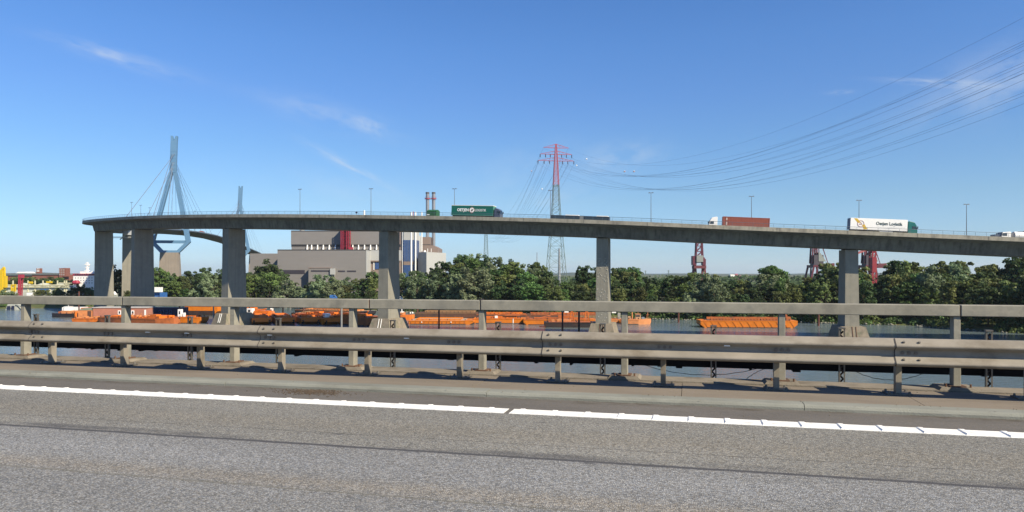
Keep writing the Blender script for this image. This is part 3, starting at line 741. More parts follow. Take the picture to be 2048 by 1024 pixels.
# ---------------------------------------------------------------- cable stayed bridge beyond
def stayed():
    root = thing('cable_stayed_bridge', 'distant cable-stayed bridge with two blue steel towers behind the viaduct', 'bridge')
    S0, S1 = 644, 1480
    sweep([(8.6, -.3), (8.6, -.9), (4.5, -3.9), (-4.5, -3.9), (-8.6, -.9), (-8.6, -.3)], S0, S1, 12, 'deck', SDECK, root)
    for sg in (1, -1):
        pr = [(8.9 * sg, .5), (8.9 * sg, -.45), (8.62 * sg, -.45), (8.62 * sg, .5)]
        sweep(pr if sg > 0 else pr[::-1], S0, S1, 12, 'parapet', mat('blue grey bridge edge', (.15, .20, .27), .7), root)
    for idx, (bx, by, topz, mergez, kneez, basez, lean, half, wb) in enumerate(((-298, 631, 272, 345, 484, 505, 3.6, 14.6, 8.0), (-378, 996, 372, 410, 500, 512, 4.6, 14.6, 8.0))):
        c = Vector((bx, by, 0)); d = Vector((-80, 365, 0)).normalized(); n = Vector((d.y, -d.x, 0))
        zt, zm, zk, zb = (Z(v, by) for v in (topz, mergez, kneez, basez))
        if idx: zm = Z(372 + 48, by); zk = Z(502, by); zb = Z(516, by)
        def q(lat, z, w_=1.5, dd=2.0):
            e = lean * max(0, (z - zb)) / (zt - zb)
            o = c + n * (lat + e); return [Vector((o.x, o.y, z)) + n * a * w_ / 1 + d * b * dd for a, b in ((-1, -1), (1, -1), (1, 1), (-1, 1))]
        py = MB()
        for sg in (-1, 1):
            py.hexa(q(sg * half, zk, 1.9), q(sg * 1.6, zm, 1.5)); py.hexa(q(sg * 6.0, zb, 1.9), q(sg * half, zk - .01, 1.9))
            # upper twin mast, thin with gap, splayed at the tip
            py.hexa(q(sg * 1.3, zm + .01, 1.3), q(sg * 1.3, zt - 4, 1.25)); py.hexa(q(sg * 1.3, zt - 4, 1.25), q(sg * 2.0, zt, .7))
        k = zm
        while k < zt - 12:
            py.hexa(q(0, k, 2.5, 2.2), q(0, k + .9, 2.5, 2.2)); k += 3.0
        py.hexa(q(0, zt - 30, 2.45, 2.1), q(0, zt - 4.5, 2.45, 2.1))
        py.hexa(q(0, zk - 1.1, half, 1.5), q(0, zk + 1.4, half, 1.5)); py.hexa(q(0, zb, 7.4, 1.5), q(0, zb + 1.8, 7.4, 1.5))
        py.build('tower', PYBLUE, root)
        m = MB(); o = c
        m.hexa([Vector((c.x, c.y, -1)) + n * a * 9.0 + d * b * 5 for a, b in ((-1,-1),(1,-1),(1,1),(-1,1))], [Vector((c.x, c.y, zb - .05)) + n * a * 7.4 + d * b * 3.6 for a, b in ((-1,-1),(1,-1),(1,1),(-1,1))])
        m.build('pier', mat('brown pier concrete', (.30, .26, .22), .9, var=.12, scale=.2, coords='world', streak=.2), root)
        sc0 = SS[min(range(len(PATH)), key=lambda v: math.dist(PATH[v], (bx, by)))]
        cb = MB()
        for ds in (-205, -105, -55, 45, 75, 105, 135, 160):
            if idx and ds == -205: ds = -160
            fr = abs(ds) / 205
            zz = zm + (zt - 14 - zm) * (.15 + .8 * fr)
            for sg in (-1, 1):
                e = lean * (zz - zb) / (zt - zb); a = c + n * (e + sg * 1.0); a.z = zz
                b = dk(sc0 + ds, -sg * 7.5 if False else sg * 8.4, .2)
                cb.bar(a, b, .20 if ds == -205 or ds == -105 else .10, n=5)
        cb.build('stay_cables', CABLE, root)
    for s, wd in ((1330, 7), (1385, 6)):
        p, d = at_s(s); n = Vector((-d.y, d.x, 0)); m = MB()
        m.hexa([Vector((p.x, p.y, -1)) + n * a * wd * 1.1 + d * b * 3 for a, b in ((-1,-1),(1,-1),(1,1),(-1,1))], [Vector((p.x, p.y, p.z - 4)) + n * a * wd * .85 + d * b * 2 for a, b in ((-1,-1),(1,-1),(1,1),(-1,1))])
        m.build('pier', MATS['brown pier concrete'], root)
stayed()
# ---------------------------------------------------------------- lamp posts on the viaduct
def lamp_proto():
    root = thing('street_lamp', '', 'street lamp')
    m = MB(); m.bar((0, 0, -.7), (0, 0, 8.6), .11, .06, n=8); m.build('pole', mat('lamp pole grey', (.16, .18, .19), .5), root)
    m = MB(); m.bar((-.35, 0, 8.62), (.35, 0, 8.62), .05, n=6); arm = m.build('arm', MATS['lamp pole grey'], root)
    m = MB()
    for s in (-1, 1): m.hexa([(s*.45-.28, -.16, 8.55), (s*.45+.28, -.16, 8.55), (s*.45+.28, .16, 8.55), (s*.45-.28, .16, 8.55)], [(s*.45-.2, -.12, 8.72), (s*.45+.2, -.12, 8.72), (s*.45+.2, .12, 8.72), (s*.45-.2, .12, 8.72)])
    m.build('lamp_head', mat('lamp head', (.13, .14, .15), .5), root)
    return root
lp = lamp_proto(); first = True
lamps = [(600, 378, 'above the viaduct deck left of the power station'), (742, 377, 'above the deck just left of the two chimneys'), (909, 377, 'behind the tall green lorry on the viaduct'), (1101, 380, 'just left of the red and green lattice pylon'), (1302, 385, 'on the deck between the lattice pylon and the container lorry'), (1503, 392, 'rising behind the red container lorry'), (1718, 400, 'rising behind the white lorry trailer'), (1933, 408, 'on the deck between the white lorry and the tanker')]
for px, py, txt in lamps:
    s = s_of(px, -8.45); p = dk(s, -8.45, 0)
    o = lp if first else copy_tree(lp); first = False
    o.location = p; _, d = at_s(s); o.rotation_euler = (0, 0, math.atan2(d.y, d.x) + math.pi)
    k = (Z(py, p.y) - p.z) / 8.7; o.scale = (1, 1, k)
    o['label'] = 'thin grey street lamp ' + txt; o['group'] = 'street lamps along the viaduct'
for s, txt in ((560, 'leftmost, above the far left bend of the viaduct'), (590, 'second from the left above the left bend'), (625, 'left of the tall bridge tower, behind the stay cables'), (905, 'just right of the nearer blue bridge tower')):
    o = copy_tree(lp); p = dk(s, -8.45); o.location = p; o.scale = (1.3, 1.3, 1.35) if s < 700 else (1.6, 1.6, 2.3)
    o['label'] = 'faint thin street lamp ' + txt; o['group'] = 'street lamps along the viaduct'
# small signs on the viaduct
p = dk(s_of(713, -8.45), -8.45, 0); r_ = thing('road_sign', 'small round dark sign on a short post above the viaduct parapet', 'road sign', p)
m = MB(); m.bar((0, 0, 0), (0, 0, 1.6), .05); m.build('post', STEEL, r_); m = MB(); m.bar((0, -.05, 1.9), (0, .05, 1.9), .36, n=16); m.build('sign_face', NAVY, r_)
# ---------------------------------------------------------------- vehicles
def text_mesh(body, size, mt, parent, loc, rx=90, sx=1.0, name='lettering', italic=0.0, rz=0, bold=0.0):
    cu = bpy.data.curves.new('t', 'FONT'); cu.body = body; cu.size = size; cu.extrude = .01; cu.align_x = 'CENTER'; cu.align_y = 'CENTER'; cu.shear = italic; cu.offset = bold; cu.resolution_u = 3
    to = bpy.data.objects.new('t', cu); COL.objects.link(to)
    dg = bpy.context.evaluated_depsgraph_get(); me = bpy.data.meshes.new_from_object(to.evaluated_get(dg))
    bpy.data.objects.remove(to); bpy.data.curves.remove(cu)
    me.materials.clear(); me.materials.append(mt)
    o = bpy.data.objects.new(name, me); COL.objects.link(o); o.parent = parent; o.location = loc; o.rotation_euler = (R(rx), 0, R(rz)); o.scale = (sx, 1, 1); return o
def wheel(parent, x, y, r=.5, w_=.3):
    m = MB(); m.bar((x, y - w_/2, r), (x, y + w_/2, r), r, n=16); o = m.build('wheel', TYRE, parent)
    m = MB(); m.bar((x, y - w_/2 - .02, r), (x, y + w_/2 + .02, r), r * .5, n=12); m.build('rim', SILV, o)
def cab(root, x0, ln, mt, h=3.5, y=1.25, name='cab', flip=1):
    # x0 rear of cab, front at x0+ln (local +x is forward)
    m = MB(); pr = [(x0, .55), (x0 + ln, .55), (x0 + ln + .02, 1.5), (x0 + ln - .25, 2.75), (x0 + ln - .75, h - .25), (x0 + .35, h), (x0, h - .1)]
    m.prism(pr, 'y', -y, y); c = m.build(name, mt, root, bevel=.06)
    m = MB()
    for s in (-1, 1): m.prism([(x0 + ln * .42, 1.7), (x0 + ln - .16, 1.7), (x0 + ln - .38, 2.5), (x0 + ln * .42, 2.5)], 'y', s * (y + .004), s * (y + .02))
    m.build('side_window', GLASS, c)
    m = MB(); m.add([(x0 + ln + .02, -y + .12, 1.62), (x0 + ln + .02, y - .12, 1.62), (x0 + ln - .22, y - .16, 2.72), (x0 + ln - .22, -y + .16, 2.72)], [(0,1,2,3)])
    m.build('windscreen', GLASS, c)
    m = MB()
    for s in (-1, 1): m.box((x0 + ln - .12, s * (y + .12) - .08, 1.9), (x0 + ln + .06, s * (y + .12) + .08, 2.5))
    m.build('mirror', TYRE, c)
    m = MB(); m.box((x0 + ln + .03, -y, .35), (x0 + ln + .12, y, .75)); m.build('bumper', mt, c)
    for yy in (-y + .2, y - .2): wheel(root, x0 + ln * .62, yy)
def chassis(root, x0, x1, mt=TYRE):
    m = MB(); m.box((x0, -.5, .75), (x1, .5, 1.05)); m.box((x0 + .4, -1.2, .45), (x0 + .6, 1.2, .8)); m.build('chassis', mt, root)
    for x in (x0 + 1.4, x0 + 2.7, x0 + 4.0):
        for yy in (-1.0, 1.0): wheel(root, x, yy)
def on_deck(o, px, lat, s=None, rev=False):
    s = s or s_of(px, lat); p, d = at_s(s); o.location = dk(s, lat, -.615)
    yaw = math.atan2(d.y, d.x) + (math.pi if not rev else 0)
    g = (hs(s + 5) - hs(s - 5)) / 10 * (-1 if not rev else 1)
    o.rotation_euler = (0, -math.atan(g), yaw)
# green curtain-sided lorry, driving right (local +x), camera side is local -y
r_ = thing('articulated_lorry', 'green curtain-sided lorry with white lettering and slate blue cab on the viaduct', 'lorry')
m = MB(); m.box((-6.6, -1.25, 1.05), (6.15, 1.25, 3.9)); tr = m.build('trailer_box', GREEN, r_, bevel=.03)
m = MB(); m.box((-6.62, -1.27, 3.88), (6.17, 1.27, 4.02)); m.build('roof', WHITE, tr)
m = MB(); m.box((-6.6, -1.262, 1.12), (6.15, -1.252, 1.34)); m.box((6.16, -1.2, 1.2), (6.18, 1.2, 3.8)); m.box((-6.60, -1.265, 1.34), (6.15, -1.255, 1.37)); m.build('side_rail', mat('pale green trim', (.10, .28, .22), .5), tr)
text_mesh('OETJEN', 1.12, LETTER, tr, (-3.0, -1.28, 2.62), bold=.035, sx=.92); text_mesh('LOGISTIK', 1.0, LETTER, tr, (2.35, -1.28, 2.6), sx=.82)
m = MB(); m.bar((-.25, -1.262, 2.65), (-.25, -1.275, 2.65), .68, n=28); m.build('emblem_disc', LETTER, tr)
m = MB()
m.add([(-.62, -1.285, 2.35), (-.42, -1.285, 2.30), (-.12, -1.285, 2.72), (-.30, -1.285, 2.95)], [(0,1,2,3)]); m.add([(-.30, -1.286, 2.35), (-.10, -1.286, 2.32), (.22, -1.286, 2.9), (.02, -1.286, 3.0)], [(0,1,2,3)])
m.build('emblem_mark', mat('dark green emblem', (.02, .08, .06), .5), tr)
m = MB(); m.bar((-.25, -1.264, 1.55), (-.25, -1.264, 3.75), .05, n=4)
for k in range(24):
    a, b = 2*math.pi*k/24, 2*math.pi*(k+1)/24
    m.bar((-.25 + .8*math.cos(a), -1.27, 2.65 + .8*math.sin(a)), (-.25 + .8*math.cos(b), -1.27, 2.65 + .8*math.sin(b)), .035, n=4)
m.build('emblem_ring', EMB_R, tr)
chassis(r_, -6.5, 6.3); cab(r_, 6.55, 1.75, SLATE, 3.35)
on_deck(r_, 948, 4.6)
# white box lorry
r_ = thing('articulated_lorry', 'white box lorry with teal cab and yellow emblem near the right end of the viaduct', 'lorry')
m = MB(); m.box((-7.7, -1.27, 1.15), (6.0, 1.27, 4.05)); tr = m.build('trailer_box', WHITE, r_, bevel=.03)
m = MB(); m.box((-7.72, -1.2, 1.2), (-7.705, 1.2, 3.98)); m.build('rear_door', mat('grey rear doors', (.20, .19, .25), .5), tr)
text_mesh('Oetjen Logistik', 1.15, LETTERD, tr, (1.6, -1.30, 2.85), sx=.88, bold=.02)
m = MB(); m.box((-1.2, -1.29, 2.0), (5.4, -1.275, 2.03)); m.box((-1.2, -1.29, 1.7), (5.0, -1.275, 1.73)); m.build('pinstripes', mat('pale stripe', (.55, .6, .55), .5), tr)
m = MB()
m.add([(-6.9, -1.285, 3.95), (-6.1, -1.285, 3.95), (-5.2, -1.285, 2.95), (-5.9, -1.285, 2.75)], [(0,3,2,1)]); m.add([(-4.9, -1.285, 2.35), (-4.3, -1.285, 2.55), (-3.5, -1.285, 1.3), (-4.4, -1.285, 1.2)], [(0,3,2,1)])
m.build('emblem_bands', EMB_Y, tr)
m = MB()
for k in range(28):
    a, b = 2*math.pi*k/28, 2*math.pi*(k+1)/28
    m.bar((-5.2 + .78*math.cos(a), -1.30, 2.65 + .78*math.sin(a)), (-5.2 + .78*math.cos(b), -1.30, 2.65 + .78*math.sin(b)), .05, n=4)
m.poly([(-5.6, -1.3, 2.5), (-5.2, -1.3, 2.95), (-4.9, -1.3, 2.5), (-5.5, -1.3, 2.42)], .05, n=4)
m.build('emblem_ring', EMB_R, tr)
m = MB(); m.box((-.6, -1.2, .55), (2.6, 1.2, 1.0)); m.build('side_skirt', WHITE, r_)
m = MB(); m.box((-7.7, -1.272, 1.0), (6.0, -1.0, 1.148)); m.build('lower_rail', TYRE, r_)
chassis(r_, -7.5, 6.0); cab(r_, 6.15, 2.25, TEAL, 3.75)
on_deck(r_, 1760, 4.6)
# container lorry driving left (local +x forward, so reversed)
r_ = thing('container_lorry', 'white cab lorry pulling a long rust red shipping container, driving left on the viaduct', 'lorry')
m = MB(); n_ = 58; xs = [-6.1 + 12.2 * i / n_ for i in range(n_ + 1)]
m.box((-6.1, -1.15, 1.3), (6.1, 1.15, 3.9))
for i in range(n_ // 2):
    x = -6.05 + 12.1 * i / (n_ // 2)
    for s in (-1, 1): m.box((x, min(s*1.151, s*1.2), 1.45), (x + .22, max(s*1.151, s*1.2), 3.75))
for z0, z1 in ((1.3, 1.44), (3.76, 3.9)): m.box((-6.12, -1.22, z0), (6.12, 1.22, z1 + .002))
for x in (-6.13, 5.95): m.box((x, -1.23, 1.29), (x + .18, 1.23, 3.91))
ct = m.build('container', CONT, r_)
m = MB(); m.box((5.0, -1.235, 2.0), (5.35, -1.232, 3.6)); m.box((5.0, 1.232, 2.9), (5.35, 1.24, 3.6)); m.box((5.0, 1.232, 1.6), (5.35, 1.24, 2.5)); m.build('marking_panel', mat('faded white marking', (.6, .5, .46), .6), ct)
chassis(r_, -6.0, 6.5); cab(r_, 7.6, 2.2, WHITE, 3.75)
on_deck(r_, 1490, -4.6, rev=True)
# articulated bus
r_ = thing('articulated_bus', 'dark articulated bus with pale roof panels passing low behind the viaduct parapet', 'bus')
for x0, x1 in ((-8.4, .0), (1.2, 8.4)):
    m = MB(); m.box((x0, -1.25, .4), (x1, 1.25, 2.45)); b = m.build('body', mat('dark bus paint', (.03, .035, .05), .35), r_, bevel=.08)
    m = MB(); m.box((x0 + .3, -1.262, 1.3), (x1 - .3, -1.252, 2.15)); m.box((x0 + .3, 1.252, 1.3), (x1 - .3, 1.262, 2.15)); m.build('side_windows', GLASS, b)
    m = MB(); m.box((x0 + (x1-x0)*.5, -1.1, 2.46), (x1 - .4, 1.1, 2.68)); m.build('roof_panel', WHITE, b)
    for x in (x0 + 1.6, x1 - 1.8):
        for yy in (-1.1, 1.1): wheel(r_, x, yy, .45)
m = MB(); m.box((.02, -1.15, .45), (1.18, 1.15, 2.5)); m.build('bellows', mat('grey bellows', (.25, .27, .28), .8), r_)
on_deck(r_, 1160, -5.0)
# tank lorry
r_ = thing('tank_lorry', 'white tank lorry with small dark-windowed cab at the right end of the viaduct', 'lorry')
m = MB(); m.bar((-7.5, 0, 2.0), (3.6, 0, 2.0), 1.0, n=20); tk = m.build('tank', WHITE, r_, smooth=False)
m = MB(); m.bar((3.6, 0, 2.0), (4.0, 0, 2.0), 1.0, .6, n=20); m.build('tank_end', mat('grey tank end', (.35, .35, .38), .5), tk)
m = MB(); m.box((-6, -.3, 3.0), (2.5, .3, 3.08))
for x in (-5, -2, 1): m.bar((x, 0, 3.0), (x, 0, 3.22), .3, n=10)
m.build('catwalk', STEEL, tk)
m = MB(); m.box((-7.5, -1.02, 1.0), (3.6, -.7, 1.5)); m.build('pipe_locker', mat('pale grey', (.55, .55, .58), .5), tk)
chassis(r_, -7.4, 4.6); cab(r_, 4.8, 2.3, WHITE, 2.9, 1.2)
m = MB(); m.box((7.3, -1.1, .5), (8.7, 1.1, 2.0)); 
m.build('engine_bonnet', SLATE, r_)
on_deck(r_, 2055, -4.4, rev=True)
# green covered trailer
r_ = thing('covered_trailer', 'small dark green covered lorry left of the green curtain-sided lorry', 'lorry')
m = MB(); m.prism([(-1.25, .9), (1.25, .9), (1.25, 2.9), (0, 3.35), (-1.25, 2.9)], 'x', -1.6, 1.6); m.build('tarpaulin', GREENC, r_)
m = MB(); m.box((-1.6, -1.28, 1.6), (-.6, -1.26, 1.9)); m.build('side_marking', WHITE, r_)
m = MB(); m.box((-1.7, -.9, .5), (2.4, .9, .85)); m.build('chassis', TYRE, r_)
for x in (-1, 1): 
    for yy in (-1, 1): wheel(r_, x, yy, .42)
on_deck(r_, 866, -4.4)
# vehicles on the distant bridge
for s, mt, lab, ln in ((1005, CONT, 'dark red lorry crossing the distant bridge deck', 9), (1060, WHITE, 'white lorry crossing the distant bridge deck right of the dark red one', 8)):
    r_ = thing('distant_lorry', lab, 'lorry', dk(s, 4, 0)); _, d = at_s(s); r_.rotation_euler.z = math.atan2(d.y, d.x)
    m = MB(); m.box((-ln, -1.25, .9), (ln * .6, 1.25, 3.8)); m.build('box_body', mt, r_, bevel=.05); m = MB(); m.box((ln * .6 + .4, -1.2, .5), (ln * .6 + 2.6, 1.2, 3.2)); m.build('cab', mt, r_, bevel=.2)

# ---------------------------------------------------------------- lattice pylons and conductors
def lattice(name, label, bx, by, topy, arms, redy=None, zb=1.0, wbase=17/1.0, hw=None, rz=0.0, split=None, thick=.35):
    root = thing(name, label, 'electricity pylon', (bx, by, 0), rz)
    zt = Z(topy, by)
    def half(z):
        for (a, ya), (b, yb) in zip(hw, hw[1:]):
            if a <= z <= b: return ya + (yb - ya) * (z - a) / (b - a)
        return hw[-1][1]
    segs = []
    def build(z0, z1, mt, nm, t):
        m = MB(); z = z0
        for sx in (-1, 1):
            for sy in (-1, 1):
                zz = z0
                while zz < z1 - .01:
                    q = min(zz + 8, z1); m.bar((sx*half(zz), sy*half(zz), zz), (sx*half(q), sy*half(q), q), t, n=4); zz = q
        while z < z1 - .5:
            h = half(z); q = min(z + max(2.2, h * 1.35), z1); g = half(q)
            for s in (-1, 1):
                m.bar((-h, s*h, z), (g, s*g, q), t * .55, n=4); m.bar((h, s*h, z), (-g, s*g, q), t * .55, n=4)
                m.bar((s*h, -h, z), (s*g, g, q), t * .55, n=4); m.bar((s*h, h, z), (s*g, -g, q), t * .55, n=4)
                m.bar((-g, s*g, q), (g, s*g, q), t * .5, n=4); m.bar((s*g, -g, q), (s*g, g, q), t * .5, n=4)
            z = q
        m.build(nm, mt, root)
    zs = Z(redy, by) if redy else zt
    build(zb, zs, LATGRN, 'lower_lattice', thick); 
    if redy: build(zs, zt, LATRED, 'upper_lattice', thick)
    att = []
    for (ay, hl) in arms:
        z = Z(ay, by); m = MB()
        for s in (-1, 1):
            for sy in (-1, 1):
                m.bar((s*.8, sy*.9, z), (s*hl, 0, z + .2), thick*.8, n=4); m.bar((s*.8, sy*.9, z + 3.2), (s*hl, 0, z + .2), thick*.6, n=4)
            k = 1
            n_ = max(3, int(hl / 3))
            for k in range(1, n_):
                u = k / n_; m.bar((s*(.8+(hl-.8)*u), 0, z), (s*(.8+(hl-.8)*(u-.5/n_)), 0, z + 3.2*(1-u)), thick*.45, n=4)
        m.build('crossarm', LATRED, root)
        if hl > 12:
            for s in (-1, 1):
                for f in (1.0, .66, .36):
                    im = MB(); im.bar((s*hl*f, 0, z), (s*hl*f, 0, z - 2.6), .38, n=6); im.build('insulator', mat('dark insulator', (.06, .05, .06), .4), root)
                    att.append((s*hl*f, z - 2.6))
        else:
            att.append((-hl, z)); att.append((hl, z))
    return root, att
PX, PY = X(1112, 650), 650.0
B2 = Vector((232, 78, 0))
dirv = Vector((B2.x - PX, B2.y - PY, 0)); yaw1 = math.atan2(dirv.y, dirv.x) + math.pi / 2
yaw1 = R(8)
arms1 = [(296, 11.5), (309, 14.4), (322, 16.4)]
p1, att1 = lattice('lattice_pylon', 'tall red and green lattice electricity pylon behind the middle of the viaduct', PX, PY, 288, arms1, 370, hw=[(0, 8.2), (Z(545, PY), 7.8), (Z(470, PY), 5.2), (Z(425, PY), 3.6), (Z(370, PY), 2.4), (Z(322, PY), 1.5), (Z(288, PY), .5)], rz=yaw1, thick=.24)
P2x, P2y = X(972, 1500), 1500.0
p2, att2 = lattice('lattice_pylon', 'faint distant green lattice pylon seen under the viaduct left of the red one', P2x, P2y, 445, [(447.5, 11.5), (453, 14.4), (459, 16.4)], None, hw=[(0, 6.5), (Z(545, P2y), 5.5), (Z(465, P2y), 2.4), (Z(440, P2y), .8)], rz=yaw1, thick=.3)
def catenary(a, b, sag, r, n=40):
    return [a + (b - a) * (i / n) - Vector((0, 0, 4 * sag * (i / n) * (1 - i / n))) for i in range(n + 1)]
cy, sy_ = math.cos(yaw1), math.sin(yaw1)
def arm_pt(bx, by, off, z): return Vector((bx + off * cy, by + off * sy_, z))
NX, NY = 218.4, -36.6     # pylon out of frame to the right
cn = math.hypot(NX - PX, NY - PY); lx, ly = -(NY - PY) / cn, (NX - PX) / cn
ARMW = ['top arm left end', 'top arm right end'] + [a_ + b_ for a_ in ('middle arm ', 'lowest arm ') for b_ in ('left end', 'left centre', 'left inside', 'right end', 'right centre', 'right inside')]
for i, (off, z) in enumerate(att1):
    a = arm_pt(PX, PY, off, z); b = Vector((NX + lx * off * .624, NY + ly * off * .624, z + 32.8))
    low = i >= 8; sg = [65.5, 65.5, 63.7, 63.7, 63.7, 63.7, 63.7, 63.7, 67, 67, 67, 67, 67, 67][i] + (i % 3) * .5
    m = MB()
    if i < 2: m.tube(catenary(a, b, 65.5, .05), .028, n=5)
    else:
        m.tube(catenary(a, b, sg, .05), .034, n=5)
    o = m.build('conductor', WIRE); tag(o, 'cable from the red pylon’s %s to the upper right'.replace('’', '\'') % ARMW[i], 'power cable', 'power cables from the lattice pylon to the upper right')
    c = arm_pt(P2x, P2y, att2[i][0], att2[i][1]) if i < len(att2) else None
    m = MB(); m.tube(catenary(a, c, 44 if i > 1 else 34, .05), .06, n=5)
    o = m.build('conductor', WIRE); tag(o, "faint cable from the red pylon's %s down to the left" % ARMW[i], 'power cable', 'power cables running left behind the viaduct')
MARK = mat('white marker ball', (.8, .78, .76), .4)
for px, py, col_, lab in ((1153, 331, WHITE, 'white marker ball nearest right of the red pylon'), (1173, 318, WHITE, 'white marker ball right of the red pylon, highest of all'), (1249, 343, MARK, 'pale red marker ball, left one of the pair right of the pylon'), (1268, 343, MARK, 'pale red marker ball, right one of the pair right of the pylon'), (1063, 342, MARK, 'small pale red marker ball on the cables left of the pylon'), (1084, 378, WHITE, 'small white marker ball low on the cables left of the pylon')):
    y = 600 if px > 1112 else 700
    if px in (1249, 1268): y = 530
    p = P(px, py, y); r_ = thing('marker_ball', lab, 'marker ball', p, group='marker balls on the power cables')
    m = MB(); m.ball((0, 0, 0), .62, nu=14, nv=10); m.build('shell', col_, r_, smooth=True)
    if col_ is MARK:
        m = MB(); m.bar((0, 0, -.15), (0, 0, .15), .645, n=16); m.build('red_band', REDP, r_)
# ---------------------------------------------------------------- power station
def bx(m, x0, x1, yt, yb, y, depth, mi=0): m.box((X(x0, y), y, Z(yb, y)), (X(x1, y), y + depth, Z(yt, y)), mi); return m
ps = thing('power_station', 'large grey and brown waste power station with blue glazing behind the trees', 'power station')
m = MB(); bx(m, 555, 733, 500, 605, 450, 14); hall = m.build('lower_hall', CLAD, ps)
m = MB(); bx(m, 555, 733.3, 498.9, 500.2, 449.8, 14.4); m.build('roof_edge', CLADD, hall)
m = MB(); bx(m, 565, 609.5, 540, 548, 449.9, 1); bx(m, 622, 658, 540.5, 544, 449.9, 1); bx(m, 676, 690, 541, 544, 449.9, 1); bx(m, 694, 712, 541, 544, 449.9, 1); m.build('window_band', mat('dark window band', (.06, .055, .07), .4), hall)
m = MB(); bx(m, 617, 668, 536, 600, 445, 4.8); an = m.build('annex', CLAD, ps); m = MB(); bx(m, 616, 661, 535, 536.6, 444.8, 5.1); m.build('annex_roof', CLADB, an)
m = MB(); bx(m, 660, 670, 537, 549, 444, .8); m.build('vent_box', CLADL, an); m = MB(); bx(m, 622, 658, 540.5, 543.5, 444.9, .2); m.build('window_band', MATS['dark window band'], an)
m = MB(); bx(m, 731.8, 733.6, 500.5, 600, 449.85, 14.1); m.build('corner_trim', CLADL, hall)
m = MB(); bx(m, 500, 555, 507, 600, 466, 20); m.build('side_hall', CLAD, ps)
m = MB(); bx(m, 582, 804, 462, 489, 480, 40); uh = m.build('upper_hall', CLAD, ps)
m = MB(); bx(m, 582.5, 804, 489, 494, 480.6, 38); m.build('recess_band', CLADD, uh)
m = MB(); bx(m, 583, 804, 494, 600, 480.1, 39); m.build('lower_wall', CLAD, uh)
m = MB(); bx(m, 582, 804.2, 461, 462.2, 479.8, 40.4); m.build('roof_edge', CLADD, uh)
for px in [614.5, 623, 635, 646.5, 658.5, 670.5, 705.5, 717, 729, 741, 753, 790]:
    m = MB(); m.hexa([(X(px-1.1, 479), 478.2, Z(499.5, 479)), (X(px+1.3, 479), 478.2, Z(499.5, 479)), (X(px+1.3, 479), 480, Z(499.5, 479)), (X(px-1.1, 479), 480, Z(499.5, 479))],
        [(X(px-1.1, 479), 479.6, Z(489.5, 479)), (X(px+.6, 479), 479.6, Z(489.5, 479)), (X(px+.6, 479), 480, Z(489.5, 479)), (X(px-1.1, 479), 480, Z(489.5, 479))]); m.build('vent_hood', WHITE, uh)
m = MB(); m.bar((X(600, 490), 495, Z(462, 490)), (X(600, 490), 495, Z(459.5, 490)), 1.7, n=14); m.build('roof_vent', CLADL, uh)
# red stair tower
m = MB(); y = 474
for k in range(9):
    yy = 454 + k * 5.2; bx(m, 681.5, 698, yy, yy + .45, y, 5)
    z0, z1 = Z(yy + 5.2, y), Z(yy, y); a, b = (683, 692) if k % 2 else (692, 683)
    m.bar((X(a, y), y + 1, z0), (X(b, y), y + 1, z1), .28, n=4); m.bar((X(a, y), y + 4, z0), (X(b, y), y + 4, z1), .28, n=4); m.bar((X(682, y), y, z1 + .9), (X(697, y), y, z1 + .9), .10, n=4)
for px in (682, 686, 693.5, 697.5):
    for dy in (0, 5): m.bar((X(px, y), y + dy, Z(502, y)), (X(px, y), y + dy, Z(452, y)), .3, n=4)
bx(m, 694, 696, 454, 499, y + 3, 2); bx(m, 698, 704, 494, 500, y, 4)
m.build('stair_tower', REDP, ps)
# pale gable behind the pier with loading bay
m = MB(); bx(m, 733.6, 800, 500.5, 521, 462, 12); m.build('pale_wall', CLADL, ps)
m = MB(); bx(m, 733.6, 800, 521, 523, 461.8, 12); bx(m, 733.6, 800, 523, 600, 463, 10); lb = m.build('bay_wall', CLADB, ps)
m = MB(); bx(m, 750, 760, 525, 538, 462.6, .3); m.build('blue_door', BGLASS, lb); m = MB(); bx(m, 747, 748.5, 525, 540, 462.5, .4); bx(m, 737, 739, 526, 536, 462.5, .4); m.build('white_pipe', WHITE, lb); m = MB(); bx(m, 735, 740, 524.5, 526, 462.4, .5); m.build('red_beam', REDP, lb)
# boiler house right of the pier
m = MB(); bx(m, 797, 804.3, 463, 600, 470, 30); bh = m.build('boiler_house', CLADB, ps)
m = MB(); bx(m, 797, 804.4, 488.5, 493.5, 469.9, 1); m.build('recess_band', CLADD, bh)
m = MB(); bx(m, 804.3, 805.6, 462, 600, 469.2, 30); m.build('corner_trim', WHITE, bh)
# chamfered glazed corner: front face then receding face
yc = 470
pA, pB, pC = Vector((X(805.6, yc), yc, 0)), Vector((X(829, yc), yc, 0)), Vector((X(838.5, yc + 9), yc + 9, 0))
def wall(name, a, b, z0, z1, mt, parent, off=0.0, th=.4):
    d = (b - a).normalized(); n = Vector((d.y, -d.x, 0)); m = MB()
    q = [a + n * off, b + n * off, b - n * th, a - n * th]; m.hexa([Vector((v.x, v.y, z0)) for v in q], [Vector((v.x, v.y, z1)) for v in q]); return m.build(name, mt, parent)
z = lambda v: Z(v, yc)
for a, b in ((pA, pB), (pB, pC)):
    wall('pale_panel', a, b, z(480), z(460), CLADL, bh); gz = wall('glazing', a, b, z(523), z(480.05), BGLASS, bh, off=-.05)
    wall('brown_band', a, b, z(530), z(523.05), CLADB, bh); g2 = wall('glazing', a, b, z(600), z(530.05), BGLASS, bh, off=-.05)
    m = MB(); d = (b - a); nn = Vector((d.normalized().y, -d.normalized().x, 0))
    for k in range(0, 9): 
        p = a + d * (k / 8) + nn * .02; m.bar((p.x, p.y, z(523)), (p.x, p.y, z(481)), .07, n=4)
    m.build('mullion', mat('mullion grey', (.25, .27, .3), .5), gz)
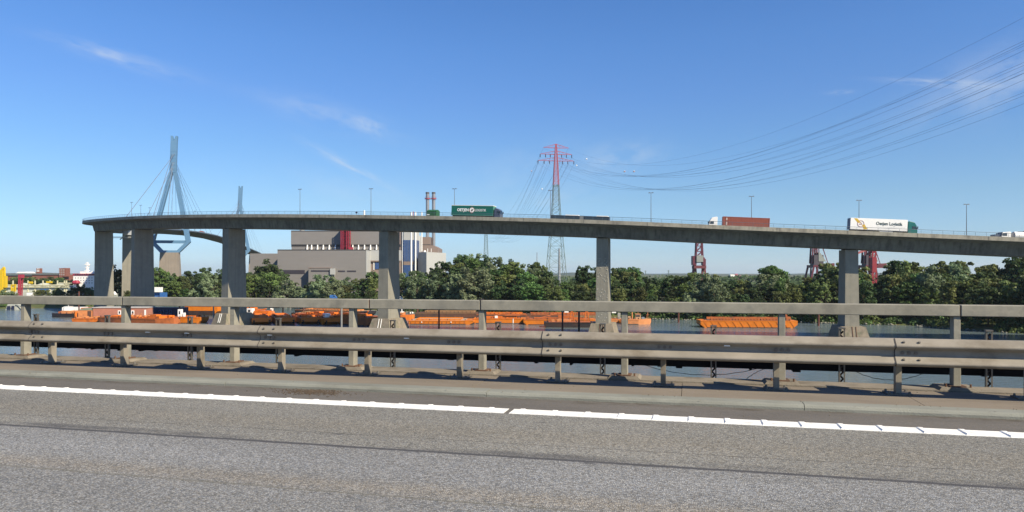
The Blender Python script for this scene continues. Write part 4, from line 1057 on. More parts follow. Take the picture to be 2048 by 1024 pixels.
wall('pale_panel', pC, pC + Vector((.8, 1.5, 0)), z(600), z(470), CLADL, bh)
m = MB(); bx(m, 838, 861, 474, 600, 486, 20); bb = m.build('brown_block', CLADB, ps); m = MB(); bx(m, 838, 861, 488.5, 490, 485.9, 1); m.build('recess_band', CLADD, bb)
m = MB(); y = 484; m.prism([(X(838, y), Z(600, y)), (X(876, y), Z(600, y)), (X(876, y), Z(496, y)), (X(868, y), Z(491, y)), (X(838, y), Z(490, y))], 'y', y, y + 30); m.build('stepped_block', CLADB, ps)
m = MB(); y = 460; m.hexa([(X(836, y+8), y + 8, 1), (X(853, y), y, 1), (X(892, y + 24), y + 24, 1), (X(880, y + 36), y + 36, 1)], [(X(836, y+8), y + 8, Z(504, y)), (X(853, y), y, Z(504, y)), (X(892, y + 24), y + 24, Z(504, y)), (X(880, y + 36), y + 36, Z(504, y))]); pb = m.build('pale_block', CLADL, ps)
m = MB(); m.ball((X(848, 466), 470, Z(503, 466)), .9); m.build('roof_vent', WHITE, pb); m = MB()
for px in (855, 862): m.bar((X(px, 472), 473, Z(504, 472)), (X(px, 472), 473, Z(497, 472)), .18, n=6)
m.build('roof_poles', WHITE, pb)
for px, r_, y0, yt, yb, mt, nm in ((855, 3.4, 490, 385, 500, SILV, 'chimney'), (867.3, 3.4, 490, 385, 500, SILV, 'chimney'), (822.5, 1.75, 462, 424, 600, WHITE, 'flue_pipe'), (831, 1.5, 462, 424, 600, WHITE, 'flue_pipe'), (843.5, 1.2, 466, 424, 503, WHITE, 'flue_pipe'), (728.5, 1.7, 500, 421, 470, WHITE, 'flue_pipe'), (826.5, .8, 520, 423, 462, LATRED, 'flue_pipe')):
    m = MB(); m.bar((X(px, y0), y0, Z(yb, y0)), (X(px, y0), y0, Z(yt, y0)), r_ / F * y0, n=18); c = m.build(nm, mt, ps, smooth=True)
    if nm == 'chimney':
        m = MB(); m.bar((X(px, y0), y0, Z(387.5, y0)), (X(px, y0), y0, Z(384.5, y0)), 1.25, n=18); m.build('stack_cap', mat('dark stack cap', (.10, .09, .09), .6), c)
        m = MB(); m.bar((X(px, y0), y0, Z(398.4, y0)), (X(px, y0), y0, Z(396.9, y0)), 1.9, n=12)
        for k in range(8): a = k * math.pi / 4; a2 = a + math.pi / 4; p_ = (X(px, y0)+1.85*math.cos(a), y0+1.85*math.sin(a)); q_ = (X(px, y0)+1.85*math.cos(a2), y0+1.85*math.sin(a2)); m.bar((*p_, Z(397, y0)), (*p_, Z(394, y0)), .05, n=4); m.bar((*p_, Z(394, y0)), (*q_, Z(394, y0)), .05, n=4)
        m.build('stack_platform', REDP, c)
m = MB(); y0 = 490; m.box((X(855, y0), y0 - .6, Z(398.4, y0)), (X(867, y0), y0 + .6, Z(397.3, y0))); m.build('stack_bridge', REDP, ps)
# thin chimneys near the pylon
for px, w0, yt, y0, lab, mt in ((1118.5, 4.0, 497, 700, 'pale tapering chimney seen through the foot of the red lattice pylon', SILV), (1074, 1.6, 505, 720, 'slim pale chimney left of the lattice pylon foot above the trees', SILV)):
    r_ = thing('chimney', lab, 'chimney', (X(px, y0), y0, 0)); m = MB(); k = 1 / F * y0; m.bar((0, 0, 0), (0, 0, Z(yt, y0)), w0 * k * .8, w0 * k * .42, n=16); m.build('stack', mt, r_, smooth=True)
    m = MB()
    for q in range(8): zz = Z(yt + 6 + q * 8, y0); m.bar((0, 0, zz), (0, 0, zz + .4), w0 * k * (.46 + .045 * q), n=16)
    m.build('rings', mat('pale ring', (.6, .6, .6), .5), r_)
# ---------------------------------------------------------------- harbour cranes
def crane(px, y, yb, lab, s=1.0, boom=-1):
    r_ = thing('harbour_crane', lab, 'crane', (X(px, y), y, 0)); k = y / F
    def q(dx, py, dy=0): return Vector((dx * k, dy, Z(py, y)))
    m = MB()
    for dy in (-6, 6):
        m.bar(q(-22, 575, dy), q(-12, 532, dy), .9, n=4); m.bar(q(14, 575, dy), q(5, 532, dy), .9, n=4); m.bar(q(-8, 575, dy), q(-6, 532, dy), .7, n=4)
        m.bar(q(-14, 532, dy), q(20, 532, dy), 1.1, n=4)
    m.bar(q(-12, 534, -6), q(-12, 534, 6), .9, n=4); m.bar(q(5, 534, -6), q(5, 534, 6), .9, n=4)
    m.build('portal', CRANER, r_)
    m = MB(); a = q(-10, 533.5); b = q(9, 510); m.box((a.x, -4, a.z), (b.x, 4, b.z)); m.build('machinery_house', CRANEG if boom > 0 else mat('dark crane house', (.07, .06, .08), .6), r_)
    m = MB(); a = q(-1, 523); b = q(9, 505); m.hexa([(a.x, -4.3, a.z), (b.x + 2, -4.3, a.z), (b.x + 2, 4.3, a.z), (a.x, 4.3, a.z)], [(a.x, -4.3, b.z), (b.x - 3, -4.3, b.z), (b.x - 3, 4.3, b.z), (a.x, 4.3, b.z)]); m.build('counterweight', CRANEG, r_)
    m = MB()
    for dx in (-12, -2, 3):
        for dy in (-2.5, 2.5): m.bar(q(dx, 527, dy), q(dx * .55 - 2, 464, dy * .6), .75 if dx != 3 else .45, n=4)
    for i in range(6):
        py = 520 - i * 9; u = i / 6
        m.bar(q(-2 * (1-u) - 3 * u, py, 2), q(3 * (1-u) * 1 - .5 * u, py - 9, 2), .3, n=4); m.bar(q(-12 * (1-u) - 8 * u, py, 0), q(-2 - u, py, 0), .28, n=4)
    m.build('mast', CRANER, r_)
    m = MB(); m.bar(q(0, 465), q(22, 527), .25, n=4); m.bar(q(2, 465), q(24, 532), .2, n=4); m.build('stay_rods', CRANER, r_)
    m = MB(); m.bar(q(6, 532), q(34, 529), 1.6, n=4); m.box((q(14, 0).x, -3, q(0, 536).z), (q(30, 0).x, 3, q(0, 527).z)); m.build('slewing_deck', mat('dark red crane deck', (.16, .035, .045), .6), r_)
    return r_
def tower_crane(px, y, lab):
    r_ = thing('harbour_crane', lab, 'crane', (X(px, y), y, 0)); k = y / F
    def q(dx, py, dy=0): return Vector((dx * k, dy, Z(py, y)))
    m = MB()
    for dx in (-4.4, 4.4):
        for dy in (-2.4, 2.4): m.bar(q(dx, 575, dy), q(dx * .6, 490, dy), .6, n=4)
    for i in range(8):
        py = 570 - i * 10
        for dy in (-2.4, 2.4): m.bar(q(-4.6, py, dy), q(4.6, py - 10, dy), .5, n=4); m.bar(q(-4.6, py, dy), q(4.6, py, dy), .5, n=4)
    m.build('tower', mat('bright crane red', (.30, .022, .035), .5), r_)
    m = MB(); a, b = q(-4, 545), q(5, 515); m.box((a.x, -3, a.z), (b.x, 3, b.z)); a, b = q(-6, 505), q(4, 492); m.box((a.x, -2, a.z), (b.x, 2, b.z)); m.build('cab', MATS['bright crane red'], r_)
    m = MB()
    m.bar(q(-2, 496), q(-32, 508), .7, n=4); m.bar(q(-2, 492), q(-32, 506), .35, n=4); m.bar(q(0, 500), q(8, 497), .5, n=4); m.build('boom', mat('pink red boom', (.45, .13, .13), .5), r_)
crane(1634, 600, 560, 'dark red harbour crane behind the trees left of the right-hand pier')
crane(1738, 600, 560, 'dark red harbour crane behind the trees right of the right-hand pier')
tower_crane(1745, 560, 'bright red tower-like crane standing just right of the right-hand pier')
r_ = thing('harbour_crane', 'slender dark red crane framed under the viaduct between the two right piers', 'crane', (X(1398, 620), 620, 0)); k = 620 / F
q = lambda dx, py, dy=0: Vector((dx * k, dy, Z(py, 620)))
m = MB()
for s in (-1, 1):
    for dy in (-2, 2): m.bar(q(s * 7.5, 530, dy), q(s * 4.2, 460, dy), .7, n=4)
for i in range(6): 
    py = 525 - i * 11
    for dy in (-2, 2): m.bar(q(-6.5 + .45 * i, py, dy), q(6.5 - .45 * i, py - 11, dy), .35, n=4); m.bar(q(-6.5 + .45 * i, py, dy), q(6.5 - .45 * i, py, dy), .4, n=4)
m.build('mast', CRANER, r_)
m = MB()
for s in (-1, 1): m.bar(q(s * 14, 575), q(s * 9, 515), 1.3, n=4); m.bar(q(s * 5, 560), q(s * 8, 525), 1.0, n=4)
m.box((q(-12, 0).x, -4, q(0, 537).z), (q(12, 0).x, 4, q(0, 531).z)); m.build('portal', MATS['dark red crane deck'], r_)
m = MB(); a, b = q(-7, 524), q(6, 511); m.box((a.x, -4, a.z), (b.x, 4, b.z)); m.build('machinery_house', CRANEG, r_)
m = MB(); a, b = q(-14, 530), q(-7, 512); m.box((a.x, -3, a.z), (b.x, 3, b.z)); a, b = q(6, 530), q(12, 518); m.box((a.x, -3, a.z), (b.x, 3, b.z)); m.build('cab', CRANER, r_)
# far harbour bits
r_ = thing('distant_ship', 'distant white and pink ship superstructure on the horizon above the trees', 'ship', (X(1473, 1500), 1500, 0))
for dx, w_, yt, mt in ((-8, 9, 549, WHITE), (0, 6, 547.5, mat('pink red superstructure', (.45, .14, .2), .5)), (8, 8, 551, MATS['pink red superstructure'])):
    k = 1500 / F; m = MB(); m.box(((dx - w_/2) * k, 0, 0), ((dx + w_/2) * k, 12, Z(yt, 1500))); m.build('superstructure', mt, r_, bevel=.3)
for px, yt, y0, lab in ((1337, 540, 2400, 'tiny distant lattice pylon on the horizon, tallest right of the centre pier'), (1291, 541, 2600, 'tiny distant lattice pylon just right of the centre pier'), (1312, 548, 2600, 'tiny faint pylon between two other horizon pylons')):
    k = y0 / F; r_ = thing('lattice_pylon', lab, 'electricity pylon', (X(px, y0), y0, 0)); m = MB(); zt = Z(yt, y0)
    for s in (-1, 1):
        for t in (-1, 1): m.bar((s * 2.2, t * 2.2, 0), (s * .3, t * .3, zt), .5, n=4)
    for i in range(8): zz = zt * i / 8; h = 2.2 * (1 - i / 8); m.bar((-h, -h, zz), (h, -h, zz + zt / 8), .3, n=4)
    m.build('lattice', LATGRN, r_); m = MB()
    for f in (.8, .93): m.bar((-5, 0, zt * f), (5, 0, zt * f), .4, n=4)
    m.build('crossarm', LATGRN, r_)
# ---------------------------------------------------------------- left shore: ship, loading gear, brick works
def part(parent, name, mt, *boxes, **kw):
    m = MB()
    for b in boxes: m.box(*b)
    return m.build(name, mt, parent, **kw)
def pbx(x0, x1, yt, yb, y, d): return ((X(x0, y), y, Z(yb, y)), (X(x1, y), y + d, Z(yt, y)))
sh = thing('tanker_ship', 'white gas tanker with red bridge band and cream deck pipework moored at the far left', 'ship')
m = MB(); y = 440; m.prism([(X(-260, y), .0), (X(200, y), 0), (X(203, y), Z(584, y)), (X(-262, y), Z(584, y))], 'y', y - 2, y + 20); m.build('hull', PALEG, sh)
part(sh, 'cargo_deck', PALEG, pbx(-250, 146, 575, 584, y, 16), pbx(-250, 140, 571, 575.5, y + 8, 8))
tanks = MB()
for px in (-110, -60, -12, 35, 76, 112): tanks.ball((X(px, y), y + 6, Z(578, y)), 5.2, nu=14, nv=8, sz=.7)
tanks.build('tank_domes', PALEG, sh, smooth=True)
for px in [-80, -60, -40, -20, -4, 12, 26, 56, 70, 86, 100, 115, 129, 133]:
    m = MB(); m.bar((X(px, y), y, Z(586, y)), (X(px, y), y, Z(561, y)), .42, n=6); m.build('deck_post', CREAM, sh)
m = MB()
for py, r_ in ((570, .3), (572, .25), (574.5, .3)): m.bar((X(-100, y), y - .8, Z(py, y)), (X(140, y), y - .8, Z(py, y)), r_, n=6)
m.bar((X(120, y), y - 1, Z(566, y)), (X(146, y), y - 1, Z(566.5, y)), .3, n=6); m.bar((X(112, y), y - 1, Z(578, y)), (X(146, y), y - 1, Z(566, y)), .3, n=6); m.bar((X(105, y), y - 1, Z(584, y)), (X(135, y), y - 1, Z(568, y)), .3, n=6)
m.build('deck_pipework', CREAM, sh)
part(sh, 'yellow_hose_crane', YELLOW, pbx(57, 64, 563, 567, y - 1, 1), pbx(92, 103, 562.5, 566, y - 1, 1))
part(sh, 'accommodation_block', WHITE, pbx(146.5, 192, 551, 590, y, 18))
part(sh, 'bridge_deck', REDP, pbx(145.5, 192, 547.3, 551, y - .3, 18.6))
m = MB()
for i in range(9): 
    b_ = pbx(149 + i * 4.6, 152.3 + i * 4.6, 548.2, 550.2, y - .4, .2); m.box(*b_)
m.build('bridge_windows', GLASS, sh)
m = MB()
for j in range(3):
    for i in range(7): m.box(*pbx(150 + i * 5.5, 151.6 + i * 5.5, 555 + j * 5, 556.6 + j * 5, y - .1, .2))
m.build('cabin_windows', GLASS, sh)
m = MB(); x0 = X(165, y); m.bar((x0, y + 5, Z(547, y)), (x0, y + 5, Z(524, y)), .9, .35, n=8)
for py, h in ((541, 1.5), (535, 1.3), (529, 1.6), (526, .9)): m.bar((x0 - h, y + 5, Z(py, y)), (x0 + h, y + 5, Z(py, y)), .28, n=6)
m.ball((x0 + .8, y + 5, Z(530, y)), .7); m.ball((X(176, y), y + 5, Z(545, y)), 1.0); m.box(*pbx(160, 170, 543, 547.2, y + 4, 3)); m.box(*pbx(174, 186, 544.5, 547.2, y + 4, 5)); m.build('mast', WHITE, sh)
m = MB(); m.ball((X(156, y), y - 3, Z(565, y)), 1.7, nu=12, nv=8, sz=.8); m.ball((X(160, y), y - 3, Z(565, y)), 1.7, nu=12, nv=8, sz=.8); m.build('lifeboat', REDP, sh, smooth=True)
part(sh, 'rescue_boat', ORANGE, pbx(178, 194, 585, 592, y - 3, 2), bevel=.3)
# loading gear
la = thing('loading_crane', 'yellow crane column at the left edge of the photo beside the moored tanker', 'crane', (X(4, 425), 425, 2)); k = 425 / F
f = lambda dx, py, dy=0: Vector((dx * k, dy, Z(py, 425) - 2))
m = MB(); a, b = f(-8, 592), f(4, 541); m.box((a.x, -1.5, a.z), (b.x, 1.5, b.z)); m.build('column', YELLOW, la); m = MB(); m.bar(f(-6, 545), f(5, 535), .8, n=6); m.bar(f(5, 535), f(6, 560), .6, n=6); m.bar(f(6, 560), f(1, 572), .5, n=6); a, b = f(1, 575), f(9, 552); m.box((a.x, -1, a.z), (b.x, 1, b.z)); m.build('arm', YELLOW, la)
la = thing('loading_gantry', 'short yellow loading arm on the quay left of the red column', 'loading arm', (X(27, 420), 420, 2)); k = 420 / F
f = lambda dx, py, dy=0: Vector((dx * k, dy, Z(py, 420) - 2))
m = MB(); m.bar(f(-4, 582), f(-4, 571), .5, n=6); m.bar(f(4, 583), f(4, 571), .4, n=6); m.bar(f(-5, 571), f(5, 570), .5, n=6); m.bar(f(-4, 582), f(4, 571), .3, n=6); m.build('frame', YELLOW, la); m = MB(); m.box((-.5, -.5, 0), (.5, .5, 9.2 - 2)); m.build('pedestal', YELLOW, la)
la = thing('mooring_tower', 'bright red access column standing in front of the tanker deck', 'tower', (X(41, 422), 422, 2)); k = 422 / F
f = lambda dx, py, dy=0: Vector((dx * k, dy, Z(py, 422) - 2))
m = MB()
for s in (-1, 1):
    for t in (-1, 1): m.bar(f(s * 1.6 - 1, 592, t), f(s * 1.6 + 1, 550, t), .3, n=4)
for i in range(10): m.bar(f(-2.2 + .2 * i, 590 - i * 4, -1), f(.9 + .2 * i, 586 - i * 4, -1), .22, n=4); m.bar(f(.9 + .2 * i, 590 - i * 4, 1), f(-2.2 + .2 * i, 586 - i * 4, 1), .22, n=4)
m.build('lattice', REDP, la); m = MB(); a, b = f(-2, 556), f(5, 549); m.box((a.x, -1.3, a.z), (b.x, 1.3, b.z)); m.build('top_platform', REDP, la)
part(None, 'blue_container', BLUE, pbx(81, 91, 578, 590, 398, 2.5)); tag(bpy.context.scene.objects['blue_container'], 'small blue container among the bushes on the far left bank', 'container')
o = part(None, 'white_van', WHITE, pbx(52, 67, 586, 594, 396, 2.2), bevel=.4); tag(o, 'pale cream van parked on the far left bank below the red column', 'van')
# brick works
bw = thing('brick_factory', 'long low red brick factory with grey roof far behind the tanker', 'building'); y = 900
part(bw, 'wall', BRICK, pbx(64, 128, 549.5, 575, y, 40), pbx(10, 63.8, 551, 575, y + 1, 38)); 
m = MB(); m.prism([(X(8, y), Z(549.5, y)), (X(14, y), Z(546.5, y)), (X(118, y), Z(546.8, y)), (X(120, y), Z(549.5, y))], 'y', y - 1, y + 41); m.build('roof', ROOF, bw)
m = MB(); m.prism([(X(28, y), Z(546.4, y)), (X(33, y), Z(543.6, y)), (X(46, y), Z(543.6, y)), (X(51, y), Z(546.4, y))], 'y', y + 3, y + 20); m.build('roof_light', WHITE, bw)
part(bw, 'brick_tower', BRICK, pbx(118, 124, 536.5, 560, y - 2, 8), pbx(124.6, 131.5, 536, 553, y - 2, 9))
m = MB()
for i in range(3):
    for j in range(3): m.box(*pbx(119 + i * 4, 120.2 + i * 4, 538.5 + j * 4.5, 541.5 + j * 4.5, y - 2.2, .3))
m.build('tower_windows', CLADL, bw)
part(bw, 'small_tower', BRICK, pbx(72.5, 79.5, 536.5, 546.6, y + 5, 5)); part(bw, 'white_band', WHITE, pbx(73.5, 78.5, 541, 543, y + 4.7, .4), pbx(73.5, 78.5, 537.4, 538.6, y + 4.7, .4))
# ---------------------------------------------------------------- containers, vans on the main bank
def container(px, w_, yt, y, mt, lab, L_=6.1, txt=None, h=2.6):
    zb = ground(X(px, y), y); r_ = thing('shipping_container', lab, 'container', (X(px, y), y, max(zb, Z(yt, y) - h)))
    m = MB(); m.box((-L_/2, 0, .02), (L_/2, 2.4, h)); n_ = int(L_ / .5)
    for i in range(n_): x = -L_/2 + .15 + i * .5; m.box((x, -.05, .2), (x + .22, -.001, h - .15))
    b = m.build('box_shell', mt, r_)
    for x in (-L_/2 - .02, L_/2 - .12):
        m = MB(); m.box((x, -.08, 0), (x + .14, .06, h + .02)); m.build('corner_post', mt, r_)
    if txt: text_mesh(txt, 1.5, LETTER, b, (.6, -.09, 1.75), italic=.25, sx=1.0)
    return r_
container(543, 40, 586, 388, NAVY, 'navy blue shipping container with white lettering on the bank under the willow', 9.5, 'DSV')
container(486, 8, 586, 388, PALEG, 'pale grey container beside the second pier from the left group', 3)
container(310, 24, 574.5, 397, WHITE, 'white site container stacked on a blue one beside the dark pier', 6.4, h=2.7)
container(312, 24, 584.5, 398.5, BLUE, 'bright blue container below the white one beside the dark pier', 6.4, h=2.7)
container(325, 10, 585, 396, BLUE, 'small blue container standing right of the white one near the dark pier', 3)
def van(px, y, yt, mt, lab, L_=3.6, hh=2.0, z0=None):
    zt = Z(yt, y); r_ = thing('van', lab, 'van', (X(px, y), y, zt - hh)); m = MB()
    m.prism([(-L_/2, .3), (L_/2, .3), (L_/2, 1.0), (L_/2 - .4, 1.15), (L_/2 - .9, hh), (-L_/2, hh)], 'y', -.9, .9); b = m.build('body', mt, r_, bevel=.08)
    m = MB(); m.prism([(L_/2 - 1.5, 1.15), (L_/2 - .55, 1.15), (L_/2 - .95, hh - .2), (L_/2 - 1.5, hh - .2)], 'y', -.92, -.905); m.build('side_window', GLASS, b)
    for x in (-L_/2 + .7, L_/2 - .7): 
        for yy in (-.85, .85): wheel(r_, x, yy, .33, .2)
van(225, 372, 583, WHITE, 'white van parked between the two leftmost viaduct piers'); van(800, 333, 593, WHITE, 'small white van at the water edge right of the third pier', 3, 1.8)
van(667, 338, 590, BLUE, 'bright blue van half hidden under the trees above the railing', 3.2, 1.9)
for px, py, y in ((1133, 622, 262), (1228, 623, 259)):
    p = P(px, py, y); r_ = thing('sign_board', 'small white board on a thin post ' + ('left' if px < 1200 else 'right') + ' of the centre pier foot', 'sign', (p.x, p.y, -.5)); m = MB(); m.box((-.75, -.05, p.z - .05), (.75, .05, p.z + .95)); m.build('board', WHITE, r_); m = MB(); m.bar((0, .12, 0), (0, .12, p.z + .4), .07, n=6); m.build('post', RUST, r_)

# ---------------------------------------------------------------- vessels
def hull_mesh(L_, W_, H_, rake0=2.0, rake1=2.0, bow=0.0, draft=.6, taper=0.0):
    # x along 0..L, y -W/2..W/2 ; raked ends; bow>0 narrows the forward end
    m = MB(); st = [(0, 1 - taper, rake0), (rake0 + .01, 1, 0), (L_ - rake1 - bow, 1, 0)]
    if bow: st += [(L_ - rake1 - bow * .45, .78, 0), (L_ - rake1 * .5, .38, 0)]
    st.append((L_, (.06 if bow else 1 - taper), 0)); rings = []
    for x, wf, _ in st:
        zb = -draft
        if x == 0 and rake0: zb = H_ * .45
        if x == L_ and rake1: zb = H_ * .45
        sheer = (.12 * H_ * ((x / L_) ** 3) if bow else 0)
        h = W_ / 2 * wf
        rings.append([(x, -h, H_ + sheer), (x, -h * .97, zb), (x, h * .97, zb), (x, h, H_ + sheer)])
    vs = [q for r_ in rings for q in r_]; fs = []
    for i in range(len(rings) - 1):
        for k in range(4): fs.append((i*4+k, i*4+(k+1)%4, (i+1)*4+(k+1)%4, (i+1)*4+k))
    fs.append((0, 3, 2, 1)); n = (len(rings) - 1) * 4; fs.append((n, n+1, n+2, n+3)); m.add(vs, fs); return m
def vessel(name, label, cat, px, y, head, L_, W_, H_, hm, dm, bow=0.0, rake0=2.0, rake1=2.0, anchor='bow', coam=0, ribs=0, rail=0, group=None, coam_m=None, low=None):
    a = R(head); d = Vector((math.cos(a), math.sin(a), 0)); p = Vector((X(px, y), y, 0))
    if anchor == 'bow': p = p - d * L_
    r_ = thing(name, label, cat, p, a, group)
    h = hull_mesh(L_, W_, H_, rake0, rake1, bow).build('hull', hm, r_)
    m = MB(); x0, x1 = (rake0 + .3, L_ - rake1 - max(bow, .3))
    m.box((x0, -W_/2 + .25, H_ + .005), (x1, W_/2 - .25, H_ + .09)); m.build('deck', dm, r_)
    # rubbing strake
    m = MB()
    for s in (-1, 1): m.box((.2, s * W_/2 - .06, H_ - .28), (L_ - rake1 - bow, s * W_/2 + .06, H_ - .12))
    m.build('rubbing_strake', coam_m or hm, h)
    if coam:
        m = MB(); c0, c1, w2 = x0 + L_ * .07, x1 - L_ * .07, W_ / 2 - 1.0
        for (ax, ay, bx_, by) in ((c0, -w2, c1, -w2 + .2), (c0, w2 - .2, c1, w2), (c0, -w2 + .21, c0 + .2, w2 - .21), (c1 - .2, -w2 + .21, c1, w2 - .21)): m.box((ax, ay, H_ + .095), (bx_, by, H_ + coam))
        n_ = int((c1 - c0) / 1.6)
        for i in range(n_):
            x = c0 + .8 + i * 1.6; m.box((x, -w2 - .18, H_ + .095), (x + .12, -w2 - .001, H_ + coam - .1)); m.box((x, w2 + .001, H_ + .095), (x + .12, w2 + .18, H_ + coam - .1))
        m.build('hatch_coaming', coam_m or hm, r_)
        m = MB(); m.box((c0 + .22, -w2 + .22, H_ + .1), (c1 - .22, w2 - .22, H_ + .13)); m.build('hold_floor', dm, r_)
    if ribs:
        m = MB()
        for i in range(ribs + 1):
            x = rake0 * .4 + (L_ - rake0 - rake1 * .6) * i / ribs
            for s in (-1, 1): m.bar((x, s * (W_/2 + .03), H_ - .05), (x + H_ * .75 if low is None else x + low, s * (W_/2 + .03), .12), .055, n=4)
        m.build('side_ribs', coam_m or hm, h)
    bt = MB()
    for s in (-1, 1): bt.box((rake0 + .1, min(s * (W_/2 + .004), s * (W_/2 - .05)), -.4), (L_ - rake1 - bow - .1, max(s * (W_/2 + .004), s * (W_/2 - .05)), .20))
    bt.build('boot_stripe', mat('waterline grime', (.05, .035, .03), .8, var=.3, scale=2), h)
    if rail:
        m = MB(); n_ = int(L_ / 1.5)
        for s in (-1, 1):
            for i in range(n_): x = .8 + i * 1.5; m.bar((x, s * (W_/2 - .15), H_), (x, s * (W_/2 - .15), H_ + 1.0), .04, n=4)
            for zz in (.55, 1.0): m.bar((.8, s * (W_/2 - .15), H_ + zz), (.8 + (n_ - 1) * 1.5, s * (W_/2 - .15), H_ + zz), .035, n=4)
        m.build('railing', rail, r_)
    m = MB(); rn = random.Random(int(px))
    for i in range(4):
        for s in (-1, 1): x = 1.2 + (x1 - 1.2) * i / 3; m.bar((x, s * (W_/2 - .45), H_), (x, s * (W_/2 - .45), H_ + .5), .14, n=8)
    m.build('bollard', mat('dark bollard', (.06, .04, .035), .7), r_)
    return r_
def winch(r_, x, y, z, s=1.0, mt=None):
    m = MB(); m.bar((x, y - .6 * s, z + .5 * s), (x, y + .6 * s, z + .5 * s), .35 * s, n=10); m.box((x - .5 * s, y - .75 * s, z), (x + .5 * s, y - .6 * s, z + .8 * s)); m.box((x - .5 * s, y + .6 * s, z), (x + .5 * s, y + .75 * s, z + .8 * s)); m.build('winch', mt or ORANGE_P, r_)
def wheelhouse(r_, x, y, z, l=2.4, w_=2.2, h=2.2, mt=WHITE, base=None, mast=2.5):
    m = MB(); m.hexa([(x, y - w_/2, z), (x + l, y - w_/2, z), (x + l, y + w_/2, z), (x, y + w_/2, z)], [(x + .12, y - w_/2 + .1, z + h), (x + l - .25, y - w_/2 + .1, z + h), (x + l - .25, y + w_/2 - .1, z + h), (x + .12, y + w_/2 - .1, z + h)]); c = m.build('wheelhouse', mt, r_, bevel=.05)
    m = MB(); m.box((x - .05, y - w_/2, z + h + .001), (x + l - .05, y + w_/2, z + h + .1)); m.build('roof', base or mt, c)
    for i in range(2):
        x0 = x + .3 + i * (l - .6) / 2; m = MB(); m.box((x0, y - w_/2 - .02, z + h * .5), (x0 + (l - .9) / 2, y - w_/2 + .1, z + h * .85)); m.build('window', GLASS, c)
    m = MB(); m.box((x + l - .25, y - w_/2 + .3, z + h * .5), (x + l + .02, y + w_/2 - .3, z + h * .85)); m.build('window', GLASS, c)
    if mast:
        m = MB(); m.bar((x + l/2, y, z + h), (x + l/2, y, z + h + mast), .07, n=5); m.bar((x + l/2 - .5, y, z + h + mast * .6), (x + l/2 + .5, y, z + h + mast * .6), .05, n=4); m.build('mast', base or mt, c)
def containerlet(r_, x0, y0, z0, l, w_, h, mt=WHITE, name='deck_cabin', win=2):
    m = MB(); m.box((x0, y0, z0), (x0 + l, y0 + w_, z0 + h)); c = m.build(name, mt, r_, bevel=.04)
    for i in range(win):
        m = MB(); xx = x0 + l * (i + .35) / max(win, 1); m.box((xx, y0 - .03, z0 + h * .35), (xx + l * .3 / win * 1.2, y0 - .001, z0 + h * .75)); m.build('window', GLASS, c)
ORB = mat('bright orange hull', (.78, .22, .012), .5, var=.10, scale=.7, col2=(.55, .15, .015), c2lo=.55, c2hi=.75)
# A ribbed hopper barge on the right
b = vessel('hopper_barge', 'long bright orange ribbed hopper barge afloat alone between the two right-hand piers', 'barge', 1588, 238, -3.5, 31.0, 7.5, 2.35, ORB, RBROWN, rake0=2.0, rake1=2.2, ribs=12, low=1.6)
m = MB()
m.box((3.2, -2.9, 2.45), (27.0, -2.75, 3.05)); m.box((3.2, 2.6, 2.45), (27.0, 2.75, 3.2))
for i in range(24): m.box((3.4 + i * 1.0, -3.05, 2.45), (3.5 + i * 1.0, -2.9, 2.95))
m.build('hopper_coaming', ORANGE_D, b); winch(b, 28.2, -2.2, 2.4, 1.5, ORANGE_D)
m = MB(); m.box((27.4, -2.8, 2.42), (28.0, -1.6, 4.3)); m.bar((3.5, -2.8, 2.4), (3.5, -2.8, 3.8), .1, n=5); m.bar((27.7, -2.2, 4.3), (26.6, -2.2, 3.6), .15, n=5); m.build('hydraulic_post', ORANGE_D, b)
# B work boat right of the centre pier
b = vessel('work_boat', 'small pale orange work boat with cabin and mast right of the centre pier', 'boat', 1302, 252, -4, 10.5, 3.2, 1.75, ORANGE_P, ORANGE_P, bow=3.2, rake0=.6, rake1=1.2)
wheelhouse(b, 5.0, 0, 1.8, 2.0, 2.2, 1.7, mat('cream cabin', (.55, .33, .18), .6), ORANGE_P, 1.3); containerlet(b, 1.8, -1.0, 1.8, 1.6, 1.6, 1.0, mat('cream cabin', (.55, .33, .18)), 'engine_box', 0)
m = MB(); m.bar((3.9, -.8, 1.8), (3.9, -.8, 4.2), .22, n=8); m.bar((9.4, 0, 1.9), (9.4, 0, 4.3), .07, n=5); m.bar((9.4, 0, 4.2), (8.8, 0, 1.9), .05, n=4); m.bar((8.9, 0, 3.3), (9.9, 0, 3.3), .05, n=4); m.build('exhaust_and_mast', ORANGE_P, b)
m = MB(); m.box((7.2, -.7, 1.85), (8.2, .5, 2.5)); m.build('anchor_winch', mat('blue grey gear', (.25, .3, .35), .6), b)
# C railed pontoon at the pier foot
b = vessel('pontoon', 'orange pontoon with thin yellow railing just right of the centre pier foot', 'pontoon', 1248, 261, -3, 22, 6, 1.3, ORANGE_P, ORANGE_D, rail=mat('pale yellow rail', (.5, .42, .2), .6), rake0=.5, rake1=.8)
containerlet(b, 19.5, -2.6, 1.35, 1.0, 1.0, 2.2, mat('grey cabinet', (.4, .4, .38)), 'cabinet', 0)
m = MB(); m.ball((20.5, -3.5, .5), .9, nu=12, nv=8, sz=.9); m.build('bow_fender', ORB, b, smooth=True)
